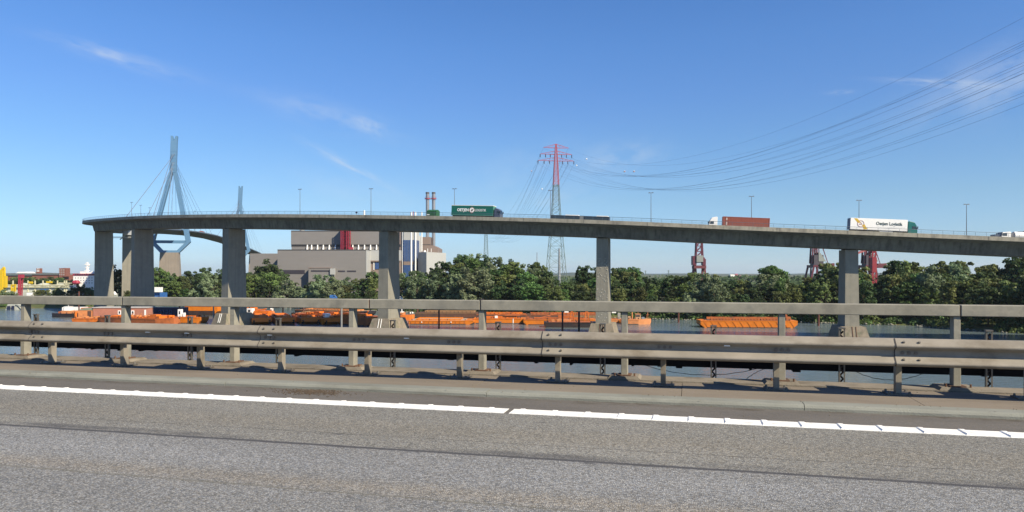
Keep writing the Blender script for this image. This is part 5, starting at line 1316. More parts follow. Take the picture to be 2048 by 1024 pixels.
# D dark hulled barge left of pier foot
b = vessel('deck_barge', 'low dark-hulled barge with orange deck gear moored left of the centre pier foot', 'barge', 1192, 239.5, -2, 17.2, 6.5, 1.7, DKHULL, ORANGE_D, rake0=1.2, rake1=1.6, coam_m=DKHULL, rail=mat('orange rail', (.42, .14, .03), .6))
for x in (3.0, 6.0): winch(b, x, -1.0, 1.75, .9)
m = MB()
for x, s in ((9.3, 1), (14.2, 1)):
    for dx in (-.75, .75): m.bar((x + dx, 1.5, 1.75), (x + dx * .45, 1.5, 4.9), .16, n=6)
    m.bar((x - .35, 1.5, 4.9), (x + .35, 1.5, 4.9), .16, n=6); m.bar((x - .6, 1.5, 3.2), (x + .6, 1.5, 3.2), .12, n=6)
m.bar((8.2, 1.5, 1.8), (8.9, 1.5, 2.6), .3, n=6)
m.build('a_frame', ORANGE, b)
m = MB(); m.box((4.4, .2, 1.77), (9.0, 2.8, 2.5)); m.build('machinery_box', ORANGE_P, b)
# orange barge behind, stern part seen left of it
b = vessel('deck_barge', 'orange raked barge with worn deck moored just behind the dark-hulled barge', 'barge', 1188, 252, -2, 24.5, 7.5, 1.9, ORB, ORANGE_D, rake0=1.6, rake1=1.6, coam=.4, coam_m=ORANGE_D)
for x in (1.5, 9.0, 12.5): winch(b, x, -2.6, 2.0, .9, ORANGE_D)
m = MB()
for x in (.6, 1.3, 2.0): m.bar((x, -3.2, 2.0), (x + .3, -3.2, 3.2), .07, n=5)
m.bar((4, -2, 2), (11, 1, 3.4), .12, n=5); m.box((12, -1.5, 2.0), (17, 1.2, 3.1)); m.build('deck_gear', ORANGE_D, b)
b = vessel('deck_barge', 'rust brown barge half hidden behind the orange barges left of the centre pier', 'barge', 1215, 280, 0, 34, 7, 1.9, RBROWN, ORANGE_D, rake0=1.5, rake1=1.5, coam=.6, coam_m=ORANGE_D)
# E
b = vessel('deck_barge', 'orange flat barge with two white depth marks left of the raked orange barge', 'barge', 1052, 259, -2, 18.6, 7.5, 1.75, ORB, ORANGE_D, rake0=.8, rake1=1.6, coam=.45, coam_m=ORANGE)
m = MB(); m.box((4.2, -3.81, .35), (4.45, -3.78, 1.7)); m.box((14.0, -3.81, .1), (14.3, -3.78, 1.75)); m.build('depth_mark', WHITE, b); containerlet(b, 7.6, -3.3, 1.85, 1.0, .8, .8, WHITE, 'white_box', 0)
m = MB(); m.bar((6, -1, 2.0), (12, 0, 3.9), .16, n=5); m.bar((6.4, 1, 2.0), (14, 1, 3.8), .14, n=5); m.box((11, -1, 2.6), (16.5, 2, 3.0)); m.build('timber_stack', ORANGE_D, b)
# F flat barge with rectangular coaming
b = vessel('flat_barge', 'wide flat orange barge with raised rectangular hold rim beside the dark mooring pile', 'barge', 948, 252, -1.5, 22.6, 11.5, 1.35, ORB, mat('sandy deck', (.50, .36, .24), .8, var=.2, scale=.6), rake0=.5, rake1=2.6, coam=.5, coam_m=ORB)
b.location.y += 4.5
m = MB()
for i in range(13): m.box((.8 + i * 1.55, -5.79, .1), (.95 + i * 1.55, -5.755, 1.1))
m.build('side_fender', ORANGE_D, b)
m = MB(); m.ball((4.6, -5.75, .75), .22); m.ball((14.8, -5.75, .75), .22); m.build('white_mark', WHITE, b)
# G brown barges behind
vessel('deck_barge', 'long rust brown barge moored along the bank behind the flat orange barge', 'barge', 968, 287, -5, 27, 7, 2.1, RBROWN, RBROWN, rake0=1.5, rake1=1.5, coam=.8, coam_m=mat('tan coaming', (.34, .20, .10), .8))
vessel('deck_barge', 'second rust brown barge farther along the bank behind the white-marked barge', 'barge', 1062, 278, -2, 21, 6, 2.1, RBROWN, ORANGE_D, rake0=1.5, rake1=1.5, coam=.6, coam_m=ORANGE)
# H tug right of pier three
b = vessel('tug_boat', 'small orange tug with white wheelhouse just right of the third pier', 'tug', 829, 274, -8, 11.5, 3.8, 1.9, ORANGE, ORANGE, bow=3.4, rake0=.6, rake1=1.4)
wheelhouse(b, 4.6, 0, 2.0, 2.6, 2.6, 2.6, WHITE, ORANGE_P, 1.2); m = MB(); m.box((3.9, -1.35, 1.9), (7.6, 1.35, 2.9)); m.build('deckhouse', ORANGE_P, b)
m = MB(); m.ball((10.8, -.3, 2.7), .35); m.ball((9.8, .2, 2.6), .3); m.bar((10.5, 0, 2), (10.5, 0, 3.4), .06, n=5); m.build('bow_gear', WHITE, b)
# I four barges moored side by side, bows to the camera
G4 = 'four orange barges moored side by side'
for i, (px, y, ang, hm, lab) in enumerate(((524, 250, -66, ORB, 'leftmost of four orange barges moored side by side with bows towards the viewer'), (572, 251, -66, ORB, 'second from left of the four side-by-side orange barges'), (622, 252, -66, ORB, 'third from left of the four side-by-side orange barges'), (668, 250, -62, ORB, 'rightmost of the four side-by-side orange barges, with white deck box'))):
    b = vessel('hopper_barge', lab, 'barge', px, y, ang, 26, 6.6, 2.15, hm, ORANGE_D, rake0=2, rake1=4.2, coam=.7, coam_m=ORANGE, group=G4)
    m = MB(); m.hexa([(25.6, -3.1, .95), (26.0, -3.1, .95), (26.0, 3.1, .95), (25.6, 3.1, .95)], [(25.6, -3.25, 2.4), (26.08, -3.25, 2.4), (26.08, 3.25, 2.4), (25.6, 3.25, 2.4)]); m.build('bow_plate', ORANGE, b)
    for s in (-1, 1):
        m = MB(); m.bar((25.2, s * 2.6, .5), (25.9, s * 2.6, 1.6), .45, n=10); m.build('tyre_fender', TYRE, b, smooth=True)
    winch(b, 22.5, 0, 2.2, .9, ORANGE_P)
    if i == 3: containerlet(b, 18.6, -2.2, 2.3, 3.4, 2.0, 1.3, WHITE, 'white_deck_box', 3)
# J long diagonal barge with shaded flank
b = vessel('deck_barge', 'long dark-flanked barge with orange bow just left of the third pier', 'barge', 757, 246, -36, 40, 7.5, 2.9, mat('orange brown hull', (.50, .14, .035), .6, var=.25, scale=.5, col2=(.25, .08, .03)), ORANGE_D, rake0=2, rake1=3.0, coam=.6, coam_m=ORANGE)  # hull in a darker, browner orange than the bow plate
m = MB(); m.box((39.6, -3.4, 2.2), (40.08, 3.4, 3.1)); m.build('bow_plate', ORANGE, b)
m = MB()
for x in (8, 16, 24, 31): m.box((x, -1.6, 3.0), (x + 3.2, .4, 3.9)); m.bar((x + 1, 1.2, 3.0), (x + 2.6, 1.2, 4.6), .2, n=6)
m.build('deck_gear', ORANGE, b)
for x, yb, px in ((10, 0, 0),): pass
vessel('deck_barge', 'tan-decked barge lying diagonally behind the four side-by-side barges', 'barge', 716, 276, -30, 32, 7, 2.0, DKHULL, mat('tan deck', (.42, .27, .15), .8, var=.2, scale=.5), rake0=2, rake1=2.5, coam=.5, coam_m=MATS['tan coaming'])
vessel('deck_barge', 'long tan and orange barge close to the bank behind the diagonal ones', 'barge', 742, 300, -26, 38, 7, 2.0, DKHULL, MATS['tan deck'], rake0=2, rake1=2.5, coam=.5, coam_m=ORANGE_P)
# K workboat with white boxes
b = vessel('work_boat', 'orange work boat with rounded bow and small white deck cabins right of the second pier', 'boat', 560, 272, -10, 20, 6.0, 2.4, ORANGE, ORANGE_D, bow=3.0, rake0=1.2, rake1=1.0)
containerlet(b, 4.6, -2.4, 2.5, 2.6, 1.8, 1.9, WHITE, 'deck_cabin', 2); containerlet(b, 7.6, -2.5, 2.5, 2.4, 2.0, 2.0, WHITE, 'deck_cabin', 1); m = MB(); m.box((10.4, -1.9, 2.5), (16.4, 2.0, 3.6)); m.bar((11, -1, 3.6), (15, -1, 4.4), .2, n=6); m.build('deckhouse', ORANGE, b); winch(b, 17, 0, 2.5)
m = MB(); m.ball((15.8, 1, 4.2), .35); m.box((16.2, .8, 3.6), (16.6, 1.3, 4.5)); m.build('lamp_box', WHITE, b)
vessel('deck_barge', 'short orange barge tucked behind the work boat right of the second pier', 'barge', 525, 300, -8, 9, 5, 2.8, ORANGE, ORANGE_D, coam=.8, coam_m=ORANGE)
# L houseboats
b = vessel('houseboat', 'long salmon pink houseboat with white roof edge and square window between the left piers', 'houseboat', 303, 268, 1.0, 26.5, 6, 1.1, DKHULL, ORANGE_D, rake0=.5, rake1=.5)
m = MB(); m.box((6.6, -2.7, 1.2), (26.0, 2.7, 5.0)); hb = m.build('cabin_wall', SALMON, b); m = MB(); m.box((6.4, -2.9, 5.005), (26.2, 2.9, 5.3)); m.build('roof', mat('pale roof', (.55, .55, .54), .6), b)
for x in (15.6, 20.4):
    m = MB(); m.box((x, -2.78, 2.6), (x + 1.15, -2.702, 4.1)); fr = m.build('window', WHITE, hb); m = MB(); m.box((x + .3, -2.8, 2.9), (x + .85, -2.781, 3.8)); m.build('pane', GLASS, fr)
m = MB(); m.box((25.2, -2.78, 1.3), (25.8, -2.71, 4.3)); m.build('door', WHITE, hb)
m = MB(); m.box((1.0, -2.4, 1.2), (6.3, 2.4, 4.2)); g_ = m.build('side_cabin', ORANGE_P, b); m = MB(); m.prism([(.8, 4.201), (3.0, 4.9), (6.3, 5.0), (6.35, 4.201)], 'y', -2.5, 2.5); m.build('green_roof', mat('grey green roof', (.25, .30, .22), .7), g_)
m = MB(); m.box((4.4, -2.46, 1.9), (5.7, -2.402, 3.9)); m.build('doorway', RBROWN, g_)
b = vessel('houseboat', 'navy blue houseboat with small windows right of the salmon pink one', 'houseboat', 377, 283, 0, 17, 5, .9, DKHULL, RBROWN, rake0=.4, rake1=.4)
m = MB(); m.box((1, -2.2, 1.0), (16.0, 2.2, 4.4)); hb = m.build('cabin_wall', NAVY, b)
for x in (1.2, 6.6, 7.7, 9.2, 10.6):
    m = MB(); m.box((x, -2.28, 2.0), (x + .75, -2.202, 3.5)); fr = m.build('window', mat('blue window frame', (.10, .16, .35), .5), hb); m = MB(); m.box((x + .12, -2.3, 2.15), (x + .6, -2.281, 3.35)); m.build('pane', GLASS, fr)
# M big dark barge with pointed orange bow
b = vessel('lighter_barge', 'large dark barge with orange foredeck and pointed bow left of the second pier', 'barge', 359, 247, -24, 36, 7.5, 2.2, MATS['orange brown hull'], ORANGE_D, bow=5, rake0=2, rake1=2.2, coam=.5, coam_m=ORANGE)
m = MB(); m.box((24.5, -3.2, 2.3), (30.0, 3.2, 3.1)); m.box((25.5, -3.0, 3.1), (28.5, -1, 3.6)); m.build('foredeck', ORANGE, b); winch(b, 31.5, 0, 2.4, 1.1, ORANGE); m = MB(); m.ball((36.0, 0, 2.5), .35); m.build('bow_ring', RUST, b)
m = MB()
for x in (10, 14, 18, 22): m.bar((x, -2, 2.4), (x + 1.6, -1.5, 3.8), .14, n=5); m.box((x + 1, -1, 2.4), (x + 2.4, 1, 3.0))
m.build('deck_gear', ORANGE_P, b)
b = vessel('deck_barge', 'bright orange barge end between the pointed dark barge and the second pier', 'barge', 409, 259, -6, 12, 6, 2.2, ORB, ORANGE_D, rake0=1.5, rake1=1.2, coam=.5, coam_m=ORANGE)
containerlet(b, 3.4, -2.6, 2.3, 1.3, 1.2, 2.6, WHITE, 'white_locker', 1); containerlet(b, 5.2, -2.6, 2.3, .8, .8, 1.4, WHITE, 'white_locker', 0)
b = vessel('hopper_barge', 'orange barge riding high behind, just left of the second pier', 'barge', 441, 305, -4, 14, 6, 4.0, ORB, ORANGE_D, rake0=2.5, rake1=2.5)
m = MB(); m.box((1, -3.06, -.3), (13, -3.02, 2.0)); m.build('boot_topping', DKHULL, b)
b = vessel('hopper_barge', 'orange barge hull lying in front of the pink houseboat', 'barge', 218, 262, -2, 12.5, 4, 1.4, ORANGE, ORANGE_D, rake0=.8, rake1=.8)
m = MB()
for i in range(5): m.box((1.2 + i * 2.1, -1.2, 1.5), (2.4 + i * 2.1, .8, 1.9 + (i % 2) * .3))
m.build('deck_gear', ORANGE_P, b)
# N left tugs
b = vessel('tug_boat', 'rusty orange and white tug at the far left of the moored boats', 'tug', 104, 292, 178, 13, 4, 1.5, DKHULL, RBROWN, bow=3.5, rake0=.8, rake1=1.2)
wheelhouse(b, 5.0, 0, 2.4, 2.4, 2.6, 1.9, WHITE, WHITE, 1.2); m = MB(); m.box((2.2, -1.5, 1.55), (8.2, 1.5, 2.7)); m.build('deckhouse', ORANGE_P, b); winch(b, 9.5, 0, 1.6, .9, ORANGE_D)
b = vessel('houseboat', 'white cabin pontoon behind the rounded orange tug stern', 'houseboat', 173, 300, 0, 9.5, 4.5, .8, DKHULL, RBROWN, rake0=.4, rake1=.4)
m = MB(); m.box((.6, -2, .9), (9, 2, 3.7)); hb = m.build('cabin_wall', WHITE, b)
for x in (1.2, 2.6): m = MB(); m.box((x, -2.06, 1.3), (x + .6, -2.002, 3.3)); m.build('door', mat('grey blue door', (.3, .33, .4), .5), hb)
b = vessel('tug_boat', 'orange tug with rounded stern beside the thin rusty pile at left', 'tug', 150, 282, -100, 12, 4.6, 2.4, ORANGE, ORANGE_D, bow=3.5, rake0=.8, rake1=.8)
m = MB(); m.box((3.0, -1.4, 2.5), (7.4, 1.4, 4.0)); m.build('deckhouse', ORANGE, b); m = MB(); m.bar((11.2, 0, 1.2), (11.7, 0, 1.2), 1.3, n=14); m.build('bow_fender', TYRE, b)
# jetty remains at the left bank
r_ = thing('concrete_outfall', 'small pale concrete outfall with dark opening at the far left waterline', 'outfall', (X(28, 352), 352, 0)); m = MB(); m.hexa([(-3, -2, -.5), (3.4, -2, -.5), (3.4, 3, -.5), (-3, 3, -.5)], [(-2.4, -1, 2.6), (1.5, -1, 3.0), (1.5, 3, 3.0), (-2.4, 3, 2.6)]); m.bar((2, -1.5, 2.6), (8, -1, .6), .5, n=6); o = m.build('headwall', mat('pale concrete', (.4, .42, .38), .8, var=.2, scale=1), r_); m = MB(); m.box((-1.8, -2.3, -.3), (-.3, -2.05, 1.8)); m.box((.3, -2.3, -.3), (1.6, -2.05, 1.9)); m.build('opening', NAVY, r_)
# mooring piles
def pile(px, yt, yb, w_, mt, lab, cap=None):
    y = CZ * F / (yb - 545); r_ = thing('mooring_pile', lab, 'mooring pile', (X(px, y), y, 0), group='mooring piles along the moored boats'); k = w_ / F * y / 2
    m = MB(); m.bar((0, 0, -1), (0, 0, Z(yt, y)), k, n=10); m.build('shaft', mt, r_)
    if cap: m = MB(); m.bar((0, 0, Z(yt, y) + .001), (0, 0, Z(yt, y) + .45), k * 1.1, k * .7, n=10); m.build('cap', cap, r_)
DKP = mat('tarred pile', (.018, .014, .014), .7, var=.3, scale=1); RSP = mat('rusty pile', (.15, .055, .04), .8, var=.3, scale=.6, stretch=(1,1,.3)); GRP = mat('grey pile', (.26, .26, .26), .6, var=.15, scale=.6)
for a in ((878, 602, 657, 3.2, DKP, 'black mooring pile in front of the flat orange barge'), (1125, 624, 664, 3.8, RSP, 'rust brown pile with pale cap in front of the dark-hulled barge', GRP), (1158, 606, 665, 4.0, DKP, 'thick black pile beside the orange A-frames'), (796.5, 618, 661, 4.0, RSP, 'rusty pile with pale cap against the third pier foot', GRP), (683, 616, 664, 4.0, GRP, 'light grey pile with white cap right of the four barges', WHITE), (499, 606, 633, 2.6, DKP, 'thin black pile beside the white deck cabins'), (1357, 606, 645, 3.6, RSP, 'rusty pile in open water left of the ribbed orange barge'), (1495, 606, 636, 4.0, RSP, 'rusty pile rising behind the ribbed orange barge'), (1637, 606, 652, 4.2, RSP, 'rusty pile just left of the right-hand pier'), (158, 583, 634, 2.6, RSP, 'thin rusty pile near the bank left of the first pier'), (427, 611, 645, 2.4, GRP, 'thin grey pile just left of the second pier'), (359, 612, 640, 2.4, RSP, 'thin brown pile in front of the navy houseboat'), (566, 612, 636, 3.4, DKP, 'short dark pile right of the rounded work boat'), (607, 610, 630, 3.4, RSP, 'short rusty pile behind the four side-by-side barges'), (835, 606, 626, 3.4, RSP, 'rusty pile behind the small tug'), (1090, 610, 634, 2.4, RSP, 'thin dark pile behind the raked orange barge')):
    pile(*a)
# ---------------------------------------------------------------- trees
LM = [LEAFD, LEAFM, LEAFO, LEAFS]
def tree_mesh(seed, leafi, h=10.0, rw=.42, droop=0.0, dens=1.0, low=.05, tall=False):
    rnd = random.Random(seed); vs = []; fs = []
    # clump centres over a union of uneven lobes
    cl = []; R0 = h * rw
    subs = [(0, 0, h * .5, R0 * (.62 if not tall else .5), h * .40)]
    for _ in range(rnd.randint(5, 8)):
        a = rnd.uniform(0, 6.283); rr = R0 * rnd.uniform(.3, .72) * (.7 if tall else 1); cz_ = h * rnd.uniform(.18, .80); k_ = (1.0 - .45 * cz_ / h) if tall else 1.0
        subs.append((rr * math.cos(a) * k_, rr * math.sin(a) * k_, cz_, R0 * rnd.uniform(.26, .48) * k_, h * rnd.uniform(.13, .26)))
    for _ in range(rnd.randint(1, 3)):
        a = rnd.uniform(0, 6.283); rr = R0 * rnd.uniform(0, .4); subs.append((rr * math.cos(a), rr * math.sin(a), h * rnd.uniform(.78, .88), R0 * rnd.uniform(.12, .26), h * rnd.uniform(.10, .18)))
    wts = [sx * sx + sx * sz for _, _, _, sx, sz in subs]
    for i in range(int(112 * dens)):
        cx, cy_, cz0, sx, sz = rnd.choices(subs, wts)[0]
        a = rnd.uniform(0, 6.283); c_ = rnd.uniform(-1, 1); sn = math.sqrt(1 - c_ * c_); f_ = rnd.random() ** .3
        x, y, z = cx + sx * sn * math.cos(a) * f_, cy_ + sx * sn * math.sin(a) * f_, cz0 + sz * c_ * f_
        z = max(h * low, z); cl.append((x, y, z - .10 * h * droop * ((x * x + y * y) / (R0 * R0)), h * rnd.uniform(.03, .075)))
    zm_ = max(c_[2] + c_[3] for c_ in cl); cl = [(x, y, z * h / zm_, r_) for x, y, z, r_ in cl]
    for (x, y, z, cr_) in cl:
        for k in range(46):
            # leaf spray on the clump shell
            th = rnd.uniform(0, 6.283); cz_ = rnd.uniform(-.65, 1); sn = math.sqrt(1 - cz_ * cz_); rr = cr_ * rnd.uniform(.55, 1.12)
            n = Vector((sn * math.cos(th), sn * math.sin(th), cz_)); c = Vector((x, y, z)) + Vector((n.x * rr * 1.15, n.y * rr * 1.15, n.z * rr * (.8 + droop * .5)))
            n = (n + Vector((rnd.gauss(0, .55), rnd.gauss(0, .55), rnd.gauss(0, .55)))).normalized()
            t = n.cross(Vector((rnd.gauss(0, 1), rnd.gauss(0, 1), rnd.gauss(0, 1) - droop * 2))).normalized(); b = n.cross(t)
            s = h * rnd.uniform(.012, .024); i0 = len(vs)
            vs += [c - t * s - b * s * .7, c + t * s * .9 - b * s * .55, c + t * s * 1.1 + b * s * .6, c - t * s * .8 + b * s * .75]
            fs.append((i0, i0 + 1, i0 + 2, i0 + 3))
    me = bpy.data.meshes.new('crown'); me.from_pydata([tuple(v) for v in vs], [], fs); me.materials.append(LM[leafi]); me.update()
    m = MB(); m.bar((0, 0, -.8), (rnd.uniform(-.1, .1), 0, h * .35), h * .022, h * .015, n=7)
    for _ in range(8):
        a = rnd.uniform(0, 6.28); z0 = h * rnd.uniform(.2, .4); q_ = Vector((math.cos(a) * h * rw * .6, math.sin(a) * h * rw * .6, h * rnd.uniform(.5, .85)))
        mid = Vector((q_.x * .4, q_.y * .4, z0 + (q_.z - z0) * .55)); m.bar((0, 0, z0), mid, h * .011, h * .007, n=5); m.bar(mid, q_, h * .007, h * .002, n=4)
    m.bar((0, 0, h * .35), (rnd.uniform(-.3, .3), rnd.uniform(-.3, .3), h * .9), h * .014, h * .003, n=6)
    tm = bpy.data.meshes.new('trunk'); tm.from_pydata(m.v, [], m.f); tm.materials.append(BARK); tm.update()
    return me, tm
KINDS = []   # (crown, trunk, kind words, name)
for sd, li, rw_, dr, low, tall, wd in ((1, 0, .42, 0, .06, False, 'dark green bushy tree'), (2, 0, .36, 0, .05, False, 'dark green upright tree'), (3, 1, .44, 0, .05, False, 'mid green rounded tree'), (4, 1, .34, 0, .06, True, 'mid green pointed tree'), (5, 2, .42, 0, .05, False, 'olive green broad tree'), (6, 3, .52, .9, .03, False, 'silvery green willow'), (7, 2, .33, 0, .1, True, 'olive green slender tree'), (8, 3, .46, .6, .04, False, 'pale grey green willow')):
    KINDS.append(tree_mesh(sd, li, rw=rw_, droop=dr, low=low, tall=tall) + (wd, 'willow_tree' if li == 3 else 'broadleaf_tree'))
PROF = [(-400, 560), (180, 560), (215, 555), (232, 527), (252, 545), (268, 560), (300, 533), (330, 533), (345, 552), (372, 540), (400, 533), (430, 532), (445, 545), (500, 540), (520, 530), (540, 517), (556, 528), (566, 557), (600, 556), (625, 562), (640, 548), (680, 547), (720, 549), (745, 541), (765, 545), (800, 545), (835, 541), (858, 530), (880, 524), (905, 515), (930, 508), (960, 508), (975, 516), (1000, 515), (1040, 522), (1080, 525), (1100, 530), (1112, 545), (1135, 553), (1155, 545), (1166, 530), (1178, 533), (1190, 545), (1215, 540), (1240, 534), (1262, 533), (1280, 545), (1300, 554), (1350, 556), (1365, 545), (1400, 542), (1430, 545), (1445, 553), (1480, 560), (1515, 557), (1532, 540), (1548, 530), (1562, 540), (1580, 556), (1620, 562), (1645, 540), (1665, 524), (1700, 530), (1738, 534), (1755, 556), (1772, 550), (1782, 520), (1800, 522), (1815, 520), (1850, 530), (1878, 524), (1905, 521), (1932, 538), (1950, 535), (1968, 527), (1990, 532), (2008, 548), (2020, 530), (2040, 516), (2060, 505), (2300, 500)]
def prof_y(px):
    for (a, ya), (b, yb) in zip(PROF, PROF[1:]):
        if a <= px <= b: return ya + (yb - ya) * (px - a) / (b - a)
    return PROF[-1][1]
def bank_at_px(px):
    # distance of the waterline along the ray of this column
    lo, hi = 150, 460
    for y in range(150, 470, 1):
        if y >= bank_y(X(px, y)): return y
    return 400
LMK = [(208, 'first pier from left'), (286, 'second pier from left'), (467, 'third pier from left'), (555, 'power station left corner'), (690, 'red stair tower'), (778, 'power station pier'), (867, 'twin chimneys'), (948, 'green lorry'), (1112, 'red lattice pylon'), (1208, 'centre pier'), (1302, 'lamp beside centre pier'), (1398, 'slender red crane'), (1490, 'red container lorry'), (1545, 'ribbed orange barge'), (1632, 'left dark red crane'), (1697, 'right-hand pier'), (1745, 'bright red tower crane'), (1760, 'white lorry'), (1933, 'rightmost street lamp'), (2020, 'white tank lorry')]
TREES = []
def plant(px, y, ytop, kind, wide=1.0, z=None):
    x = X(px, y); g = ground(x, y) if z is None else z; h = Z(ytop, y) - g
    if h < 1.5: return
    TREES.append((px, y, x, g - .1, h, kind, wide))
rt = random.Random(21)
def pick(px, row):
    if row == 0 and (540 < px < 680): return rt.choice((5, 7, 5, 4))
    if row == 0 and (345 < px < 445): return rt.choice((5, 2, 4, 7))
    if 900 < px < 990 and row == 0: return 5
    if 1380 < px < 1440 and row <= 1: return rt.choice((7, 5))
    return rt.choices(range(8), (3.2, 3, 2.2, 1.2, 2.4, .5, .9, .5))[0]
rows = [(5, 34, 40), (17, 22, 34), (32, 9, 32), (48, 0, 30)]
for ri, (off, drop, step) in enumerate(rows):
    px = 292 + ri * 9
    while px < 2330:
        by = bank_at_px(px); y = by + off + rt.uniform(-3, 3); pf = prof_y(px)
        yt = pf + drop * rt.uniform(.75, 1.3) + (rt.uniform(-1.5, 2.0) if ri == 3 else rt.uniform(-3, 5))
        if 556 < px < 745: yt += (6 if ri else 4)
        if ri == 3 and 1100 < px < 1150: px += step; continue
        if ri == 0 and 290 < px < 340: px += step; continue
        if X(px, y) < -216 or (len(TREES) > 275): px += step; continue
        plant(px, y, yt, pick(px, ri), rt.uniform(.85, 1.25)); px += step * rt.uniform(.8, 1.2)
# tall accents on the skyline
for px, yt, kd, wd in ((540, 516, 0, .95), (1166, 529, 1, .7), (1262, 532, 2, .8), (1240, 534, 1, .8), (1548, 529, 2, .8), (1664, 523, 4, .8), (1796, 519, 3, .9), (1812, 519, 6, .8), (1903, 520, 4, 1.1), (1968, 526, 4, .9), (2046, 508, 0, 1.1), (930, 507, 1, .9), (958, 508, 0, .9)):
    plant(px, bank_at_px(px) + 42, yt, kd, wd)
for px, off, yt, kd, wd in ((572, 6, 560, 5, 1.25), (600, 8, 572, 7, 1.3), (645, 7, 549, 5, 1.2), (668, 9, 552, 7, 1.1), (415, 8, 545, 5, 1.0), (868, 8, 548, 7, 1.0), (835, 12, 542, 5, .9), (945, 6, 535, 5, 1.0), (928, 4, 562, 7, 1.1), (1400, 8, 546, 5, 1.0), (1428, 5, 552, 7, 1.0), (1860, 12, 530, 7, .9)):
    plant(px, bank_at_px(px) + off - 2, yt, kd, wd)
# shrubs and small trees around the left spit and piers
for px, y, yt, kd, wd in ((8, 372, 578, 7, 1.6), (24, 376, 582, 7, 1.4), (72, 384, 579, 4, 1.3), (92, 385, 578, 4, 1.2), (110, 380, 575, 0, 1.2), (122, 384, 574, 0, 1.1), (138, 383, 576, 0, 1.1), (155, 386, 566, 0, .8), (168, 388, 567, 0, .8), (180, 392, 573, 0, .9), (-20, 372, 577, 4, 1.5)):
    plant(px, y, yt, kd, wd, z=1.8)
for px, y, yt, kd, wd in ((237, 432, 528, 0, .8), (252, 398, 580, 4, .9), (262, 399, 582, 2, 1.3), (318, 412, 533, 2, .9), (335, 416, 545, 1, .9), (350, 409, 560, 2, 1.2), (306, 410, 540, 1, .9), (375, 404, 578, 2, 1.3), (395, 400, 573, 4, 1.1)):
    plant(px, y, yt, kd, wd)
for i in range(26):   # far green belt in front of the brick works
    px = -30 + i * 7 + rt.uniform(-2, 2); plant(px, 620 + rt.uniform(0, 30), rt.uniform(552, 559), rt.choice((0, 2, 4, 4)), 1.5, z=2)
TREES.sort(key=lambda t: t[0])
cnt = {}
for i, (px, y, x, g, h, kd, wd) in enumerate(TREES):
    me, tm, words, nm = KINDS[kd]
    row = 'distant' if y > 560 else None
    by = bank_at_px(px) if row is None else 0
    lm = min(LMK, key=lambda q_: abs(q_[0] - px)); side = 'left of' if px < lm[0] else 'right of'
    dep = 'front' if y - by < 12 else 'middle' if y - by < 26 else 'back'
    if row: base = words.replace('tree', 'tree') + ' in the distant belt before the brick factory'; key = ('far', words)
    elif px < 195: base = words + ' on the spit in front of the tanker'; key = ('spit', words)
    else: base = f'{words}, {dep} row, {side} the {lm[1]}'; key = (words, dep, side, lm[1])
    k = cnt.get(key, 0) + 1; cnt[key] = k
    ordn = ['', ', second along', ', third along', ', fourth along', ', fifth along', ', sixth along', ', seventh along', ', eighth along', ', ninth along', ', tenth along', ', eleventh along', ', twelfth along', ', thirteenth along', ', fourteenth along'][min(k - 1, 13)]
    r_ = bpy.data.objects.new(nm, None); COL.objects.link(r_); r_.location = (x, y, g); r_.rotation_euler = (0, 0, rt.uniform(0, 6.28)); r_.scale = (h / 10 * wd, h / 10 * wd, h / 10)
    r_['label'] = ' '.join((base + ordn).split()[:16]); r_['category'] = 'willow' if kd in (5, 7) else 'tree'; r_['group'] = 'trees along the far bank'
    for nm2, me2 in (('crown', me), ('trunk', tm)):
        o = bpy.data.objects.new(nm2, me2); COL.objects.link(o); o.parent = r_
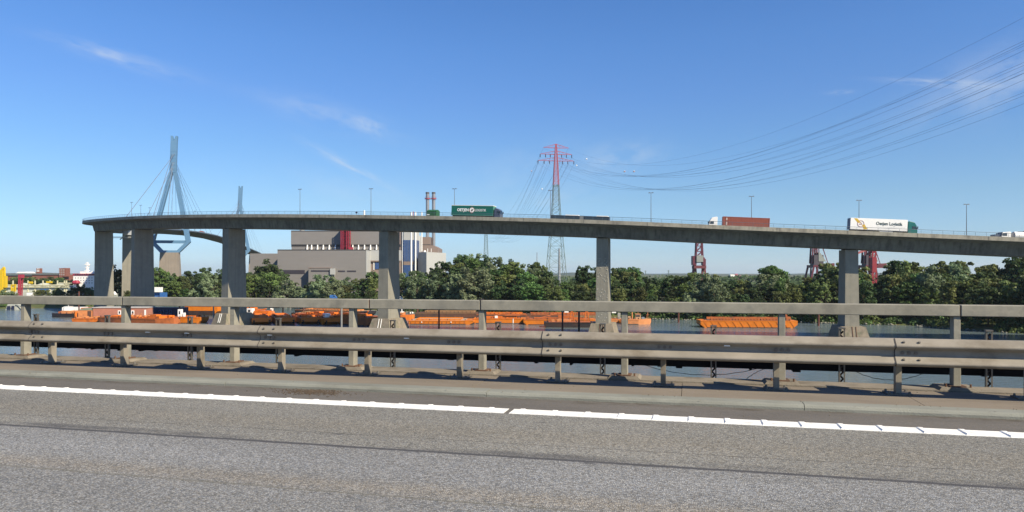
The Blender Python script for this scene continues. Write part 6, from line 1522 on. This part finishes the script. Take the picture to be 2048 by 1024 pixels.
# continuous undergrowth along the bank edge
ug = []; uf = [[], [], []]; rnd = random.Random(77)
vs = []; fs = []; mi = []
for i in range(1500):
    x = rnd.uniform(-300, 250)
    if x < -222: by = bank_y(x) + rnd.uniform(1, 26); dd = by - bank_y(x)
    else: dd = rnd.choice((rnd.uniform(.8, 5), rnd.uniform(2, 30))); by = bank_y(x) + dd
    g = ground(x, by); r = rnd.uniform(.7, 1.7) if dd < 6 else rnd.uniform(1.0, 2.3)
    if x < -222: r *= .45; g = 1.2
    k = rnd.choice((0, 0, 1, 1, 2)); c0 = Vector((x, by, g + r * .35))
    for _ in range(46):
        th = rnd.uniform(0, 6.283); cz_ = rnd.uniform(-.4, 1); sn = math.sqrt(1 - cz_ * cz_)
        n = Vector((sn * math.cos(th), sn * math.sin(th), cz_)); c = c0 + n * r * rnd.uniform(.6, 1.1)
        n = (n + Vector((rnd.gauss(0, .6), rnd.gauss(0, .6), rnd.gauss(0, .6)))).normalized(); t = n.cross(Vector((rnd.gauss(0, 1), rnd.gauss(0, 1), rnd.gauss(0, 1)))).normalized(); b = n.cross(t)
        s = rnd.uniform(.16, .34); i0 = len(vs); vs += [c - t * s - b * s, c + t * s - b * s * .7, c + t * s + b * s, c - t * s * .8 + b * s]; fs.append((i0, i0+1, i0+2, i0+3)); mi.append(k)
m = MB(); m.v = [tuple(v) for v in vs]; m.f = fs; m.m = mi
tag(m.build('undergrowth', [LEAFD, LEAFM, LEAFO]), 'dense green undergrowth along the foot of the far bank', 'undergrowth', kind='stuff')

if HAZE: haze()

# every countable piece becomes an object of its own
SINGLE = {'cab': 'cab', 'bollard': 'bollard', 'mirror': 'mirror', 'side_window': 'side_window', 'roof_poles': 'roof_pole', 'rings': 'ring', 'cabin_windows': 'cabin_window', 'tower_windows': 'tower_window', 'bridge_windows': 'bridge_window', 'repair_spots': 'repair_spot', 'parapet_joints': 'parapet_joint', 'window_band': 'window_band', 'white_pipe': 'white_pipe', 'yellow_hose_crane': 'hose_crane', 'side_ribs': 'side_rib', 'a_frame': 'a_frame', 'deck_gear': 'deck_gear', 'depth_mark': 'depth_mark', 'side_fender': 'side_fender', 'lamp_head': 'lamp_head', 'opening': 'opening', 'rubbing_strake': 'rubbing_strake', 'white_mark': 'white_mark', 'marking_panel': 'marking_panel', 'tank_domes': 'tank_dome', 'emblem_bands': 'emblem_band', 'pinstripes': 'pinstripe', 'mullion': 'mullion', 'hydraulic_post': 'hydraulic_post', 'brick_tower': 'brick_tower', 'exhaust_and_mast': 'mast'}
for o in list(sc.objects):
    base = o.name.split('.')[0]
    if o.type == 'MESH' and o.parent and base in SINGLE and not o.children and len(o.data.polygons) < 9000: pieces(o, SINGLE[base])
